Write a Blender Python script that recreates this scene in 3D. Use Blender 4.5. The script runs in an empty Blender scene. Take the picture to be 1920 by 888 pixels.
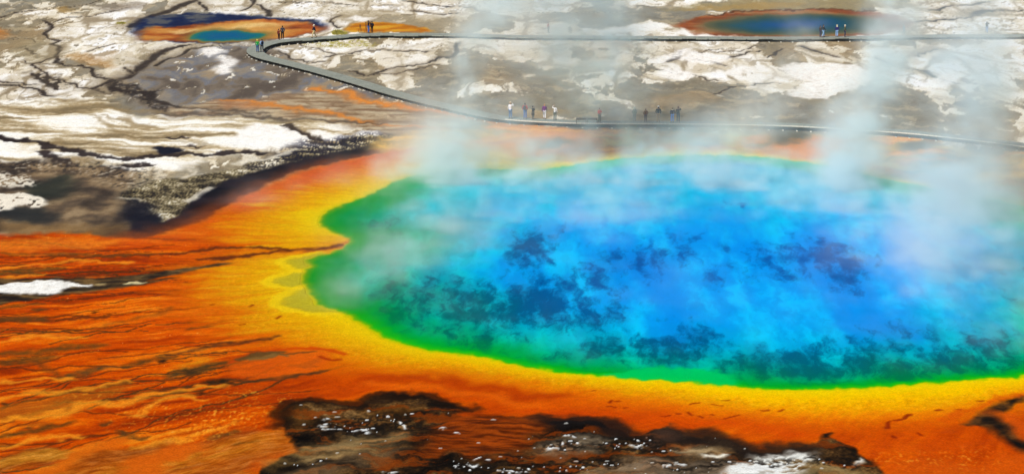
import bpy, bmesh, math, random
import numpy as np
from mathutils import Vector, Matrix

S = bpy.context.scene
# ------------------------------------------------------------------ camera
FOC, CAM_H, HOR = 4525.0, 48.0, -587.0        # focal length in picture widths of 1920, height above the plain, horizon row
PITCH = math.atan((444.0 - HOR) / FOC)
cam_d = bpy.data.cameras.new('camera')
cam = bpy.data.objects.new('camera', cam_d)
S.collection.objects.link(cam)
cam.location = (0, 0, CAM_H)
cam.rotation_euler = (math.pi / 2 - PITCH, 0, 0)
cam_d.sensor_width = 36.0
cam_d.lens = FOC / math.cos(0) / 1920.0 * 36.0
cam_d.clip_start, cam_d.clip_end = 1.0, 12000.0
S.camera = cam
# ------------------------------------------------------------------ daylight
SUN_EL, SUN_AZ = math.radians(48), math.radians(218)   # azimuth clockwise from +Y (north): behind the viewer, to the left
w = bpy.data.worlds.new('World'); S.world = w; w.use_nodes = True
nt = w.node_tree
sky = nt.nodes.new('ShaderNodeTexSky'); sky.sky_type = 'NISHITA'; sky.sun_disc = False
sky.sun_elevation, sky.sun_rotation = SUN_EL, SUN_AZ
sky.altitude = 2200
nt.links.new(sky.outputs[0], nt.nodes['Background'].inputs[0])
nt.nodes['Background'].inputs[1].default_value = 0.075
sun_d = bpy.data.lights.new('sun', 'SUN'); sun_d.energy = 4.7; sun_d.angle = math.radians(0.5)
sun_d.color = (1.0, 0.935, 0.84)
sun = bpy.data.objects.new('sun', sun_d); S.collection.objects.link(sun)
sd = Vector((math.sin(SUN_AZ) * math.cos(SUN_EL), math.cos(SUN_AZ) * math.cos(SUN_EL), math.sin(SUN_EL)))
sun.rotation_euler = sd.to_track_quat('Z', 'Y').to_euler()
sun.location = (-60, 120, 90)
S.view_settings.view_transform = 'Standard'; S.view_settings.look = 'None'
S.view_settings.gamma = 1.0; S.view_settings.use_curve_mapping = False
S.view_settings.exposure = 0.0
S.cycles.use_denoising = True; S.render.filter_size = 1.1
S.cycles.use_adaptive_sampling = True; S.cycles.adaptive_threshold = 0.02
S.cycles.max_bounces = 8; S.cycles.volume_bounces = 4; S.cycles.transparent_max_bounces = 8
S.cycles.diffuse_bounces = 2; S.cycles.glossy_bounces = 2; S.cycles.transmission_bounces = 2
S.cycles.volume_step_rate = 2.0; S.cycles.volume_max_steps = 256
# ------------------------------------------------------------------ the survey of the plain
# Landmarks were read off the photograph and put on the flat plain (metres, camera foot at 0,0).
_ct, _st = math.cos(PITCH), math.sin(PITCH)
def to_world(px, py):
    u = (np.asarray(px, float) - 960.0) / FOC; v = (444.0 - np.asarray(py, float)) / FOC
    dz = -_st + v * _ct; t = CAM_H / -dz
    return u * t, (_ct + v * _st) * t

def pts(s):
    a = np.array([[float(q) for q in p.split(',')] for p in s.split()])
    return np.stack(to_world(a[:, 0], a[:, 1]), 1)

def smooth_line(p, closed, n=4):
    """Catmull-Rom through the landmarks."""
    m = len(p); out = []
    rng = range(m) if closed else range(m - 1)
    g = (lambda i: p[i % m]) if closed else (lambda i: p[min(max(i, 0), m - 1)])
    for i in rng:
        a, b, c, d = g(i - 1), g(i), g(i + 1), g(i + 2)
        for k in range(n):
            t = k / n
            out.append(0.5 * ((2 * b) + (c - a) * t + (2 * a - 5 * b + 4 * c - d) * t * t + (3 * b - a - 3 * c + d) * t ** 3))
    if not closed: out.append(p[-1])
    return np.array(out)

_rs = np.random.RandomState(7)
_perm = np.concatenate([_rs.permutation(512)] * 2).astype(np.int32)
_ga = _rs.rand(512) * 6.28318
_gx, _gy = np.cos(_ga).astype(np.float32), np.sin(_ga).astype(np.float32)
_rnd = _rs.rand(512, 3).astype(np.float32)

def gnoise(x, y, seed=0):
    xi = np.floor(x); yi = np.floor(y); fx = (x - xi).astype(np.float32); fy = (y - yi).astype(np.float32)
    xi = (xi.astype(np.int32) + seed * 37) & 511; yi = (yi.astype(np.int32) + seed * 91) & 511
    u = fx * fx * fx * (fx * (fx * 6 - 15) + 10); v = fy * fy * fy * (fy * (fy * 6 - 15) + 10)
    x1 = (xi + 1) & 511; y1 = (yi + 1) & 511
    a = _perm[xi]; b = _perm[x1]
    def g(h, dx, dy): return _gx[h] * dx + _gy[h] * dy
    n00 = g(_perm[a + yi], fx, fy); n10 = g(_perm[b + yi], fx - 1, fy)
    n01 = g(_perm[a + y1], fx, fy - 1); n11 = g(_perm[b + y1], fx - 1, fy - 1)
    k0 = n00 + u * (n10 - n00); k1 = n01 + u * (n11 - n01)
    return (k0 + v * (k1 - k0)) * 1.5

def fbm(x, y, seed=0, octs=4, gain=0.5):
    s = 0; a = 1.0; t = 0
    for o in range(octs):
        s = s + a * gnoise(x, y, seed + o); t += a; a *= gain; x = x * 2.03 + 11.3; y = y * 2.03 + 5.7
    return s / t * 1.3

def sst(a, b, x):
    t = np.clip((x - a) / (b - a), 0, 1)
    return t * t * (3 - 2 * t)

def crack(x, y, seed=0):
    """Distance to the edges of a jittered cell pattern (0 on the edge), and a value per cell."""
    xi = np.floor(x).astype(np.int32); yi = np.floor(y).astype(np.int32)
    f1 = np.full(x.shape, 9., np.float32); f2 = f1.copy(); cv = np.zeros(x.shape, np.float32)
    for dx in (-1, 0, 1):
        for dy in (-1, 0, 1):
            h = _perm[(_perm[(xi + dx + seed * 17) & 511] + yi + dy) & 511]
            d = np.hypot(xi + dx + _rnd[h, 0] - x, yi + dy + _rnd[h, 1] - y)
            near = d < f1
            f2 = np.where(near, f1, np.minimum(f2, d)); cv = np.where(near, _rnd[h, 2], cv); f1 = np.where(near, d, f1)
    return f2 - f1, cv

def dots(x, y, seed, lo, hi, keep):
    """Scattered grains: 1 inside a grain. Radii lo..hi of a cell, only the share keep (an array) of the cells has one."""
    xi = np.floor(x).astype(np.int32); yi = np.floor(y).astype(np.int32); out = np.zeros(x.shape, np.float32)
    for dx in (-1, 0, 1):
        for dy in (-1, 0, 1):
            h = _perm[(_perm[(xi + dx + seed * 13) & 511] + yi + dy + seed * 5) & 511]
            h2 = _perm[h + 71]
            r = lo + (hi - lo) * _rnd[h2, 1] ** 2.5
            d = np.hypot(xi + dx + _rnd[h, 0] - x, (yi + dy + _rnd[h, 1] - y) * (.8 + .5 * _rnd[h2, 0]))
            out = np.maximum(out, sst(r, r * .5, d) * (_rnd[h2, 2] < keep))
    return out

def seg_dist(X, Y, L, closed, reach):
    """Signed distance (negative inside when closed) of the points to the line L, and how far along L (0..1); reach beyond which it is only 'far'."""
    d = np.full(X.shape, reach, np.float32); al = np.zeros(X.shape, np.float32); ins = np.zeros(X.shape, bool)
    lo, hi = L.min(0) - reach, L.max(0) + reach
    near = np.nonzero((X > lo[0]) & (X < hi[0]) & (Y > lo[1]) & (Y < hi[1]))[0]
    if not len(near): return d, al
    x, y = X[near], Y[near]
    A = L; B = np.roll(L, -1, 0)
    if not closed: A, B = A[:-1], B[:-1]
    dd = np.full(x.shape, reach, np.float32); aa = np.zeros(x.shape, np.float32); ii = np.zeros(x.shape, bool)
    n = len(A)
    for k in range(n):
        (ax, ay), (bx, by) = A[k], B[k]
        ex, ey = bx - ax, by - ay; l2 = ex * ex + ey * ey
        if l2 < 1e-9: continue
        sl, sh = min(ay, by), max(ay, by)
        if closed:
            row = np.nonzero((y >= sl) & (y < sh))[0]
            if len(row):
                xc = ax + (y[row] - ay) * ex / ey
                ii[row[x[row] < xc]] ^= True
        c = np.nonzero((x > min(ax, bx) - reach) & (x < max(ax, bx) + reach) & (y > sl - reach) & (y < sh + reach))[0]
        if not len(c): continue
        xx, yy = x[c], y[c]
        t = np.clip(((xx - ax) * ex + (yy - ay) * ey) / l2, 0, 1)
        q = np.hypot(xx - ax - t * ex, yy - ay - t * ey)
        m = q < dd[c]; cm = c[m]
        dd[cm] = q[m]; aa[cm] = (k + t[m]) / n
    if closed: dd = np.where(ii, -dd, dd)
    d[near] = dd; al[near] = aa
    return d, al

POOL = ("655,446 630,437 606,424 600,412 612,398 650,380 690,365 720,350 745,338 790,326 850,318 900,316 960,318 1000,320 1060,311 1140,300 1200,294 "
        "1300,291 1400,292 1480,300 1560,312 1620,327 1700,342 1780,357 1860,372 1920,387 2000,412 2080,450 2115,520 2080,600 2010,668 1920,704 "
        "1850,709 1760,716 1680,722 1600,727 1500,730 1440,729 1380,724 1300,716 1200,710 1130,704 1060,698 1000,688 960,682 900,668 850,661 800,655 "
        "760,645 720,631 690,612 660,594 640,583 605,574 590,560 583,548 575,537 568,522 574,508 582,498 577,489 600,478 640,466")
YELLOW = ("655,446 625,462 560,470 500,464 480,452 452,440 455,418 490,392 530,372 580,352 640,335 700,316 740,304 800,296 870,291 960,288 1060,300 1140,290 1200,284 1300,281 1400,283 "
          "1480,288 1560,301 1620,317 1700,331 1780,346 1860,360 1920,375 2010,400 2110,440 2160,520 2120,620 2040,700 1920,742 1800,764 1650,774 1500,772 1400,762 "
          "1300,752 1200,740 1100,728 1000,714 900,700 820,692 740,684 680,674 640,660 590,646 535,630 490,612 455,592 425,560 415,530 425,500 460,482 520,474 600,468 640,461")
LITTLE = "352,71 364,63 400,58 440,56 480,60 500,66 482,73 440,76 390,77 360,75"
FAR = "1322,48 1345,38 1400,31 1480,26 1560,26 1620,32 1650,42 1640,56 1590,62 1520,66 1440,66 1390,64 1350,58"
_pool_w = smooth_line(pts(POOL), True)
_little_w = smooth_line(pts(LITTLE), True)
_far_w = smooth_line(pts(FAR), True)

def ramp(t, stops):
    t = np.asarray(t)
    ps = [s[0] for s in stops]
    return np.stack([np.interp(t, ps, [s[1][k] for s in stops]) for k in range(3)], -1).astype(np.float32)

_yt = np.linspace(0, 12000, 24001)
_yk = np.cumsum(.5 / (1.5 + 1.7 * sst(190, 300, _yt)))
def drawn(Y):
    return np.interp(Y, _yt, _yk).astype(np.float32)

class Canvas:
    def __init__(s, X, Y):
        s.X, s.Y = X, Y; s.c = np.zeros((len(X), 3), np.float32)
        # the plain drains north-south: everything on it is drawn out that way, the more the farther from the spring
        k = 1.5 + 1.7 * sst(190, 300, Y); Yk = drawn(Y)
        w = lambda f, a, sd: (fbm(X / f, Yk / f, sd, 3) * a * .62, fbm(X / f + 31, Yk / f + 17, sd + 5, 3) * a * (.5 + .55 * k))
        s.w = {0: (0, 0), 1: w(9.0, 3.0, 1), 2: w(3.0, 1.2, 11), 3: w(1.1, .5, 21)}
        s.w[4] = (s.w[1][0] * .7 + s.w[2][0] + s.w[3][0], s.w[1][1] * .7 + s.w[2][1] + s.w[3][1])
        s.w[5] = (s.w[2][0] * .8 + s.w[3][0], s.w[2][1] * .8 + s.w[3][1])
        s.grain = fbm(X / .7, Y / .7, 41, 3)
    def at(s, wp, k=1.0):
        return s.X + s.w[wp][0] * k, s.Y + s.w[wp][1] * k
    def mask(s, poly, soft=.3, wp=5, k=1.0):
        L = smooth_line(pts(poly) if isinstance(poly, str) else poly, True)
        x, y = s.at(wp, k)
        d, _ = seg_dist(x, y, L, True, max(soft * 2.5, 1.0))
        return sst(soft, -soft, d)
    def line(s, poly, width, soft=.25, wp=5, k=1.0, taper=False):
        L = smooth_line(pts(poly), False)
        x, y = s.at(wp, k)
        d, al = seg_dist(x, y, L, False, width + soft * 2 + .6)
        wd = width * .5 * (np.sin(np.clip(al, .04, .96) * math.pi) ** .5 if taper else 1)
        return sst(wd + soft, np.maximum(wd - soft, -.01), d)
    def blobs(s, items, wp=1, k=1.0, grow=1.0):
        """Soft ellipses px,py,rx,ry,value laid on the plain; the largest value wins."""
        x, y = s.at(wp, k); out = np.zeros(x.shape, np.float32)
        for a, b, ra, rb, v in items:
            cx, cy = to_world(a, b); x1, _ = to_world(a + ra, b); _, y1 = to_world(a, b + rb)
            q = (((x - cx) / (x1 - cx)) ** 2 + ((y - cy) / (y1 - cy)) ** 2) / grow ** 2
            out = np.maximum(out, v * np.exp(-q * .9))
        return out
    def mix(s, m, col):
        col = np.asarray(col, np.float32)
        s.c += (col - s.c) * np.clip(m, 0, 1)[:, None]

WHITE, CREAM, TAN, GREYB, DARK, NAVY = (255, 252, 246), (233, 226, 203), (178, 163, 130), (128, 116, 95), (52, 44, 40), (20, 22, 44)

def plain(C):
    X, Y = C.X, C.Y
    big = fbm(X / 26, Y / 40, 3, 3)
    x, y = C.at(4, .8)
    yk = drawn(y)
    n1 = fbm(x / 8, yk / 8, 8, 5, .56); n2 = fbm(x / 2.6, yk / 2.6, 15, 4)
    # where the sinter is white and where wet or stained
    wh = .5 + .22 * big
    wh = wh + C.blobs([(190, 80, 130, 50, .42), (100, 150, 120, 40, .22), (560, 35, 90, 30, .7), (420, 5, 90, 14, .8), (260, 245, 330, 40, .3), (620, 95, 120, 30, .42), (800, 8, 130, 10, .5),
                       (760, 112, 110, 20, .28), (1350, 110, 130, 26, .40), (1000, 10, 130, 14, .5), (1230, 55, 60, 12, .4), (1570, 150, 120, 30, .40), (1780, 130, 110, 40, .26), (1830, 30, 150, 26, .7), (1900, 100, 60, 20, .4), (70, 230, 90, 40, .2), (1640, 62, 70, 10, .6), (950, 110, 60, 16, .15)])
    wh = wh - C.blobs([(390, 130, 90, 34, .75), (330, 175, 110, 22, .9), (560, 175, 150, 34, .8), (740, 200, 170, 34, .9), (640, 215, 170, 24, .9), (900, 150, 150, 34, .42), (1000, 200, 220, 34, .62), (1250, 180, 190, 26, .6), (1430, 195, 130, 26, .65),
                       (820, 40, 110, 16, .6), (760, 30, 90, 10, .4), (1250, 25, 130, 14, .5), (1480, 8, 170, 10, .8), (1640, 20, 70, 12, .4), (40, 95, 60, 30, .40), (40, 20, 90, 30, .35), (250, 10, 60, 10, .4), (1100, 245, 260, 12, .9), (1560, 235, 260, 20, .7), (1780, 222, 140, 22, .5), (1620, 200, 120, 20, .2),
                       (1130, 130, 60, 40, .3), (30, 60, 40, 14, .4), (160, 120, 60, 14, .3)])
    v = n1 * .85 + (wh - .5) * 1.05 + n2 * .16
    t = sst(-.55, .38, v)
    tq = t + .16 * fbm(x / 1.6, yk / 1.1, 62, 4, .6)
    t = .5 * t + .5 * sst(.43, .51, tq)
    wash = fbm(x / 12, yk / 12, 55, 4)
    base = ramp(t, [(0, (134, 124, 102)), (.25, (162, 148, 120)), (.45, (190, 174, 142)), (.6, (212, 200, 172)), (.74, (240, 233, 214)), (.88, (252, 249, 240)), (1, (255, 254, 250))])
    C.c[:] = base
    C.mix(sst(.06, .015, np.abs(tq - .455)) * .6, (120, 104, 80))
    # bluish film where it is wet, brown mats where it dries
    low = 1 - sst(.25, .6, t)
    C.mix(sst(.0, .45, wash) * low * .5, (140, 142, 138))
    C.mix(sst(.02, .4, fbm(x / 4.5, yk / 1.8, 56, 5, .62)) * low * .45, (112, 102, 84))
    C.mix(sst(.0, .45, -wash) * (1 - sst(.5, .75, t)) * .45, (170, 138, 94))
    C.mix(sst(.1, .5, fbm(x / 2.2, yk / 1.4, 58, 5, .62)) * low * .4, (96, 88, 74))
    C.mix(sst(.08, .4, fbm(x / 3.6, yk / 1.5, 59, 5, .62)) * low * .55, (198, 180, 144))
    # thin white flakes lying in the wet
    C.mix(sst(.34, .62, fbm(x / 4.4, yk / 2.0, 60, 4, .6) + .25 * (wh - .4)) * low * .7, (226, 216, 194))
    up = sst(.45, .7, t)
    C.mix(sst(.08, .2, fbm(x / 4.5, yk / 3.2, 63, 5, .6)) * up * .45, (222, 208, 178))
    C.mix(sst(.16, .28, fbm(x / 6 + 9, yk / 2.2, 65, 5, .62)) * up * .5, (190, 172, 138))
    C.mix(sst(.26, .34, fbm(x / 3.5 + 3, yk / 1.6, 68, 5, .62)) * up * .6, (140, 122, 94))
    # drainage cracks between the white plates
    cx, cy = C.at(4, 1.0)
    cy = drawn(cy)
    e, cv = crack(cx / 7.5, cy / 7.5, 3)
    e2, cv2 = crack(cx / 2.6 + 4, cy / 2.8, 9)
    pres = sst(-.2, .3, fbm(X / 13, Y / 26, 77, 2))
    lw = .05 + .05 * pres
    C.mix(sst(lw, lw * .3, e) * (.2 + .7 * pres) * sst(.35, .6, t), (96, 82, 64))
    C.mix(sst(.2, .02, e) * (.35 + .3 * pres) * sst(.35, .6, t), (190, 174, 144))
    C.mix(sst(.12, .03, e2) * sst(.1, .5, fbm(X / 17, Y / 24, 79, 2)) * .55 * sst(.3, .6, t), (132, 116, 92))
    C.mix(sst(.5, .95, cv) * sst(.3, .7, t) * .35, (206, 192, 162))
    C.mix(sst(.6, .95, cv2) * sst(.3, .7, t) * .25, (214, 204, 180))
    # small dry tufts and stones
    zone = C.blobs([(230, 75, 110, 30, 1), (300, 110, 80, 30, 1), (580, 82, 110, 14, 1), (570, 30, 110, 20, .8), (1840, 30, 130, 24, 1), (1860, 55, 90, 12, 1), (1380, 8, 150, 10, .9), (80, 50, 60, 12, .7), (600, 15, 120, 12, .7)])
    C.mix(sst(.1, .5, gnoise(X / .7, Y / 3.0, 91)) * sst(.2, .6, zone) * .35, (186, 172, 136))
    C.mix(dots(X / .55, Y / 1.6, 92, .1, .42, .10 + .22 * zone) * sst(.1, .5, zone) * .75, (110, 96, 66))
    C.mix(dots(X / 1.5, Y / 4.0, 94, .05, .3, .05 + .10 * zone) * .75, (92, 80, 58))
    return t

def back_features(C):
    D = DARK
    L = C.line
    # wash and tan ripples under the boardwalk's diagonal
    m = C.mask('215,150 335,97 470,84 560,122 700,168 860,215 872,250 760,258 640,232 480,216 300,207 222,182', 2.0, 4)
    n = fbm(C.at(4)[0] / 5, C.at(4)[1] / 12, 61, 4); n2 = fbm((C.X + C.Y * .4) / 7, C.Y / 2.2, 66, 4)
    fl = fbm(C.at(4)[0] / 2.6, C.at(4)[1] / 4.2, 70, 4, .58)
    C.mix(m * .95 * sst(.46, .30, fl), ramp(sst(-.5, .5, n), [(0, (90, 80, 72)), (.35, (124, 112, 98)), (.6, (112, 114, 122)), (.8, (132, 128, 124)), (1, (156, 138, 112))]))
    C.mix(m * sst(.40, .5, fl) * .9, (238, 234, 222))
    m2 = C.mask('330,196 440,190 560,172 700,190 830,212 870,235 860,252 760,256 660,240 560,225 440,214 340,206', 1.6, 4)
    C.mix(m2 * .85, ramp(sst(-.4, .5, n2), [(0, (140, 112, 84)), (.5, (176, 152, 118)), (1, (205, 186, 152))]))
    rip = gnoise((C.X + C.w[2][0]) / 1.1 + C.Y * .12, (C.Y + C.w[2][1]) / 1.5, 64)
    C.mix(m2 * sst(.25, .5, rip) * .4, (120, 92, 64))
    C.mix(C.mask('400,190 460,186 520,196 480,206 420,202', 1.2, 4) * .5, (190, 132, 90))
    for p, w_, a in (('590,168 640,172 664,180 684,190 720,195 775,202 835,212 880,222', 2.6, .9), ('420,186 480,191 535,200 585,207 630,216 690,229 740,236 830,242', 1.5, .75), ('480,196 560,206 620,214', 2.6, .5), ('880,222 960,233 1050,241 1150,247', 1.6, .8)):
        C.mix(L(p, w_, w_ * .45, 5) * a * .8, (204, 128, 62))
        C.mix(L(p, w_ * .4, .4, 5) * a * .8, (226, 138, 52))
    # channels
    ch = [('392,-4 362,2 330,16 295,28 264,37 248,52', 2.2), ('372,4 380,12 388,20', 1.0), ('478,-4 468,14 452,21', 1.0), ('0,34 50,22 110,17 170,6 200,-3', .5), ('240,16 170,30 120,34 96,44', .45),
          ('80,40 96,46 92,56 84,66 98,71 108,76 97,83 112,88 107,98 103,107 106,116 114,121', 1.0), ('352,86 320,92 292,104 276,116 262,130 244,142 224,150 210,153', 2.0), ('402,86 356,94 336,104 312,112 292,124', 1.0),
          ('112,120 150,123 166,130 176,140 198,147 210,153', 1.1), ('56,124 74,132 92,137 104,149 132,155 168,166 210,176', .9), ('0,158 40,165 72,171 96,181 132,196 162,206 184,212', 1.5), ('0,150 24,156 60,160', 1.0),
          ('210,152 214,168 240,174 276,172 292,186 312,196 334,201', 2.0), ('205,156 190,162 176,167', 1.2), ('60,140 76,146 96,158 108,164', 1.6), ('48,92 62,100 66,103', .8), ('160,97 190,88 220,80', .4), ('234,128 242,132 250,137', .6),
          ('96,120 70,118 44,114', .7), ('105,104 80,112 60,122', .7), ('20,74 54,72 66,78', .5),
          ('484,10 500,18 506,30', 1.2), ('520,6 600,3 660,10 740,12', .7), ('760,2 800,9 872,14 905,20', 1.0), ('772,20 800,24 852,26', 1.3), ('640,30 622,40 640,52', .8),
          ('520,98 560,112 600,116', 1.0), ('612,108 660,100 720,94 800,98', .9), ('658,132 690,140 730,128 770,122 830,108 852,100 860,80', 1.0), ('700,140 760,135 820,118', .6), ('560,84 640,104', .5),
          ('1284,92 1272,102 1264,112 1256,118', 1.3), ('1420,84 1400,92 1380,96 1340,100', .5), ('1422,96 1380,104 1366,112', .8), ('1300,110 1330,116 1360,124', .7), ('1296,100 1320,96 1346,92', .4),
          ('1466,90 1452,100 1440,108', .8), ('1500,86 1534,98 1566,106', 1.0), ('1640,108 1660,118 1680,126', .9), ('1700,128 1740,134 1752,144 1800,160', .9), ('1720,106 1736,98 1760,92', .5),
          ('1745,20 1790,12 1830,10 1850,2', 1.3), ('1716,40 1760,38 1800,34 1830,28 1846,22 1880,19 1930,20', 1.5), ('1828,26 1838,20 1858,20', 2.6), ('1330,176 1400,160 1466,158', .6), ('1230,130 1290,140 1350,152', .6)]
    for p, w_ in ch:
        C.mix(L(p, w_ * 2.2, w_ * .8, 5, .9) * .45, (150, 134, 108))
        C.mix(L(p, w_ * .66, .12 + w_ * .12, 5, .9) * .9, D)
    C.mix(C.mask('206,152 224,156 246,166 286,168 300,184 332,200 300,200 262,190 226,182 208,172', .8, 4) * .8 * sst(-.5, .1, C.grain + .25 * fbm(C.X / 2, C.Y / 2, 5, 2)), (46, 40, 38))
    C.mix(C.mask('56,136 88,136 112,158 108,168 90,166 70,152', .8, 4) * sst(-.1, .15, fbm(C.X / 1.4, C.Y / 2.4, 18, 3)), (70, 62, 54))
    # stained patches
    for p, col, a in (('118,106 140,100 190,102 206,116 216,126 190,131 172,125 150,112', (164, 118, 60), .8), ('100,18 120,15 142,19 130,24 106,24', (184, 142, 70), .7), ('-6,56 14,58 22,62 8,68 -6,72', (196, 118, 46), .9),
                      ('24,74 60,72 108,88 90,108 50,112 10,100', (160, 146, 112), .55), ('640,26 720,22 860,30 900,40 880,56 820,56 740,42 650,44', (176, 160, 128), .75), ('1100,84 1125,100 1120,130 1090,140 1088,110', (164, 128, 78), .5),
                      ('1130,72 1175,74 1170,88 1130,86', (206, 160, 118), .6), ('180,6 260,4 270,16 230,24 180,18', (140, 128, 114), .8),
                      ('1250,18 1340,4 1430,-4 1560,-4 1700,6 1730,18 1640,16 1560,17 1460,18 1330,22', (158, 142, 100), .9), ('1290,22 1330,12 1420,4 1500,2 1480,14 1400,18', (176, 140, 76), .6),
                      ('1200,186 1300,178 1350,190 1300,206 1220,200', (176, 142, 96), .5), ('925,205 1000,200 1060,205 1000,216', (186, 150, 96), .5)):
        C.mix(C.mask(p, 1.4, 4) * a * (.75 + .35 * C.grain), col)
    # blades of white
    for p in ('1255,100 1275,92 1300,96 1278,106 1250,118 1215,116', '1275,112 1300,98 1350,102 1368,112 1330,122 1290,118', '1333,136 1370,126 1402,124 1406,130 1374,142 1346,140', '1240,136 1262,124 1296,132 1310,146 1276,150', '1120,58 1180,46 1250,44 1262,50 1200,58 1140,62',
              '1268,64 1290,58 1330,64 1352,68 1300,68', '654,34 672,31 696,34 684,38 660,38', '400,104 430,106 445,118 420,130 400,128 412,116', '395,132 420,124 436,136 420,144 398,140', '375,92 404,90 414,98 385,104',
              '1466,126 1560,118 1640,132 1650,150 1600,172 1500,180 1476,172 1510,150 1480,142', '1744,146 1790,136 1800,146 1780,166 1744,160'):
        C.mix(C.mask(p, .7, 4, .8) * (.86 + .3 * C.grain), WHITE)
    # scrub by the boardwalk
    g = sst(-.1, .4, gnoise(C.X / .6, C.Y / 1.2, 33) + .3 * gnoise(C.X / 2, C.Y / 3, 35))
    for p in ('600,80 640,74 690,78 706,86 660,92 610,90', '620,64 632,54 642,58 648,64', '224,42 238,40 236,46 226,46'):
        C.mix(C.mask(p, 1.0, 4, .6) * g * .85, (172, 162, 74))
    # little orange spring behind the two photographers
    m = C.mask('648,53 664,44 700,41 745,44 806,55 806,60 740,60 670,61 652,59', .6, 3)
    C.mix(m, ramp(sst(-.5, .5, fbm(C.X / 4, C.Y / 3, 26, 3)), [(0, (176, 104, 18)), (.6, (206, 134, 28)), (1, (214, 160, 48))]))

def small_pools(C):
    # the near one of the two: navy run-off, orange mat, teal water
    m = C.mask('250,52 256,42 268,34 300,29 350,26 400,25 440,27 490,31 540,35 585,38 608,44 612,52 602,60 584,64 540,70 480,78 420,82 340,80 290,79 262,74 252,62', 1.2, 5)
    C.mix(m, ramp(sst(-.4, .4, fbm(C.X / 5, C.Y / 6, 47, 4)), [(0, (20, 30, 66)), (.6, (32, 44, 78)), (1, (84, 86, 90))]))
    m = C.mask('258,70 266,59 284,52 312,50 360,48 400,42 440,39 500,38 545,41 584,46 600,53 590,61 560,67 520,72 480,76 430,79 380,79 340,78 300,78 270,76', 1.2, 5)
    n = fbm(C.X / 6, C.Y / 5, 48, 4)
    C.mix(m, ramp(sst(-.5, .5, n), [(0, (124, 58, 28)), (.5, (168, 88, 36)), (1, (196, 134, 64))]))
    C.mix(C.mask('350,60 380,50 430,43 500,41 540,46 528,56 505,66 480,58 440,54 400,56', 1.6, 5) * .75, (218, 170, 88))
    C.mix(C.line('336,60 380,58 430,53 490,47 540,45', 2.2, 1.2, 5) * .7, (236, 206, 140)); C.mix(C.line('500,42 560,46 596,53 570,62', 3.0, 1.6, 5) * .5, (190, 96, 36))
    C.mix(C.mask('342,72 362,60 400,54 440,52 485,56 512,66 490,76 440,79 380,79', 1.4, 2) * .85, (132, 112, 58))
    # the wide one beyond the far boardwalk
    m = C.mask('1262,48 1290,36 1330,30 1400,23 1480,20 1560,18 1640,24 1690,34 1710,46 1690,60 1600,68 1500,70 1400,69 1330,66 1290,58', 1.0, 5)
    C.mix(m, ramp(sst(-.4, .5, fbm(C.X / 8, C.Y / 6, 49, 4)), [(0, (124, 64, 34)), (.6, (154, 84, 46)), (1, (160, 114, 74))]))
    C.mix(C.line('1330,29 1400,22 1480,19 1560,17 1640,22', 1.0, .5, 5), (92, 52, 30))
    C.mix(C.mask('1310,50 1345,36 1400,30 1480,26 1560,25 1630,31 1668,42 1650,58 1560,66 1440,67 1380,65 1335,60', 2.2, 5) * .8, (104, 100, 72))

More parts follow.
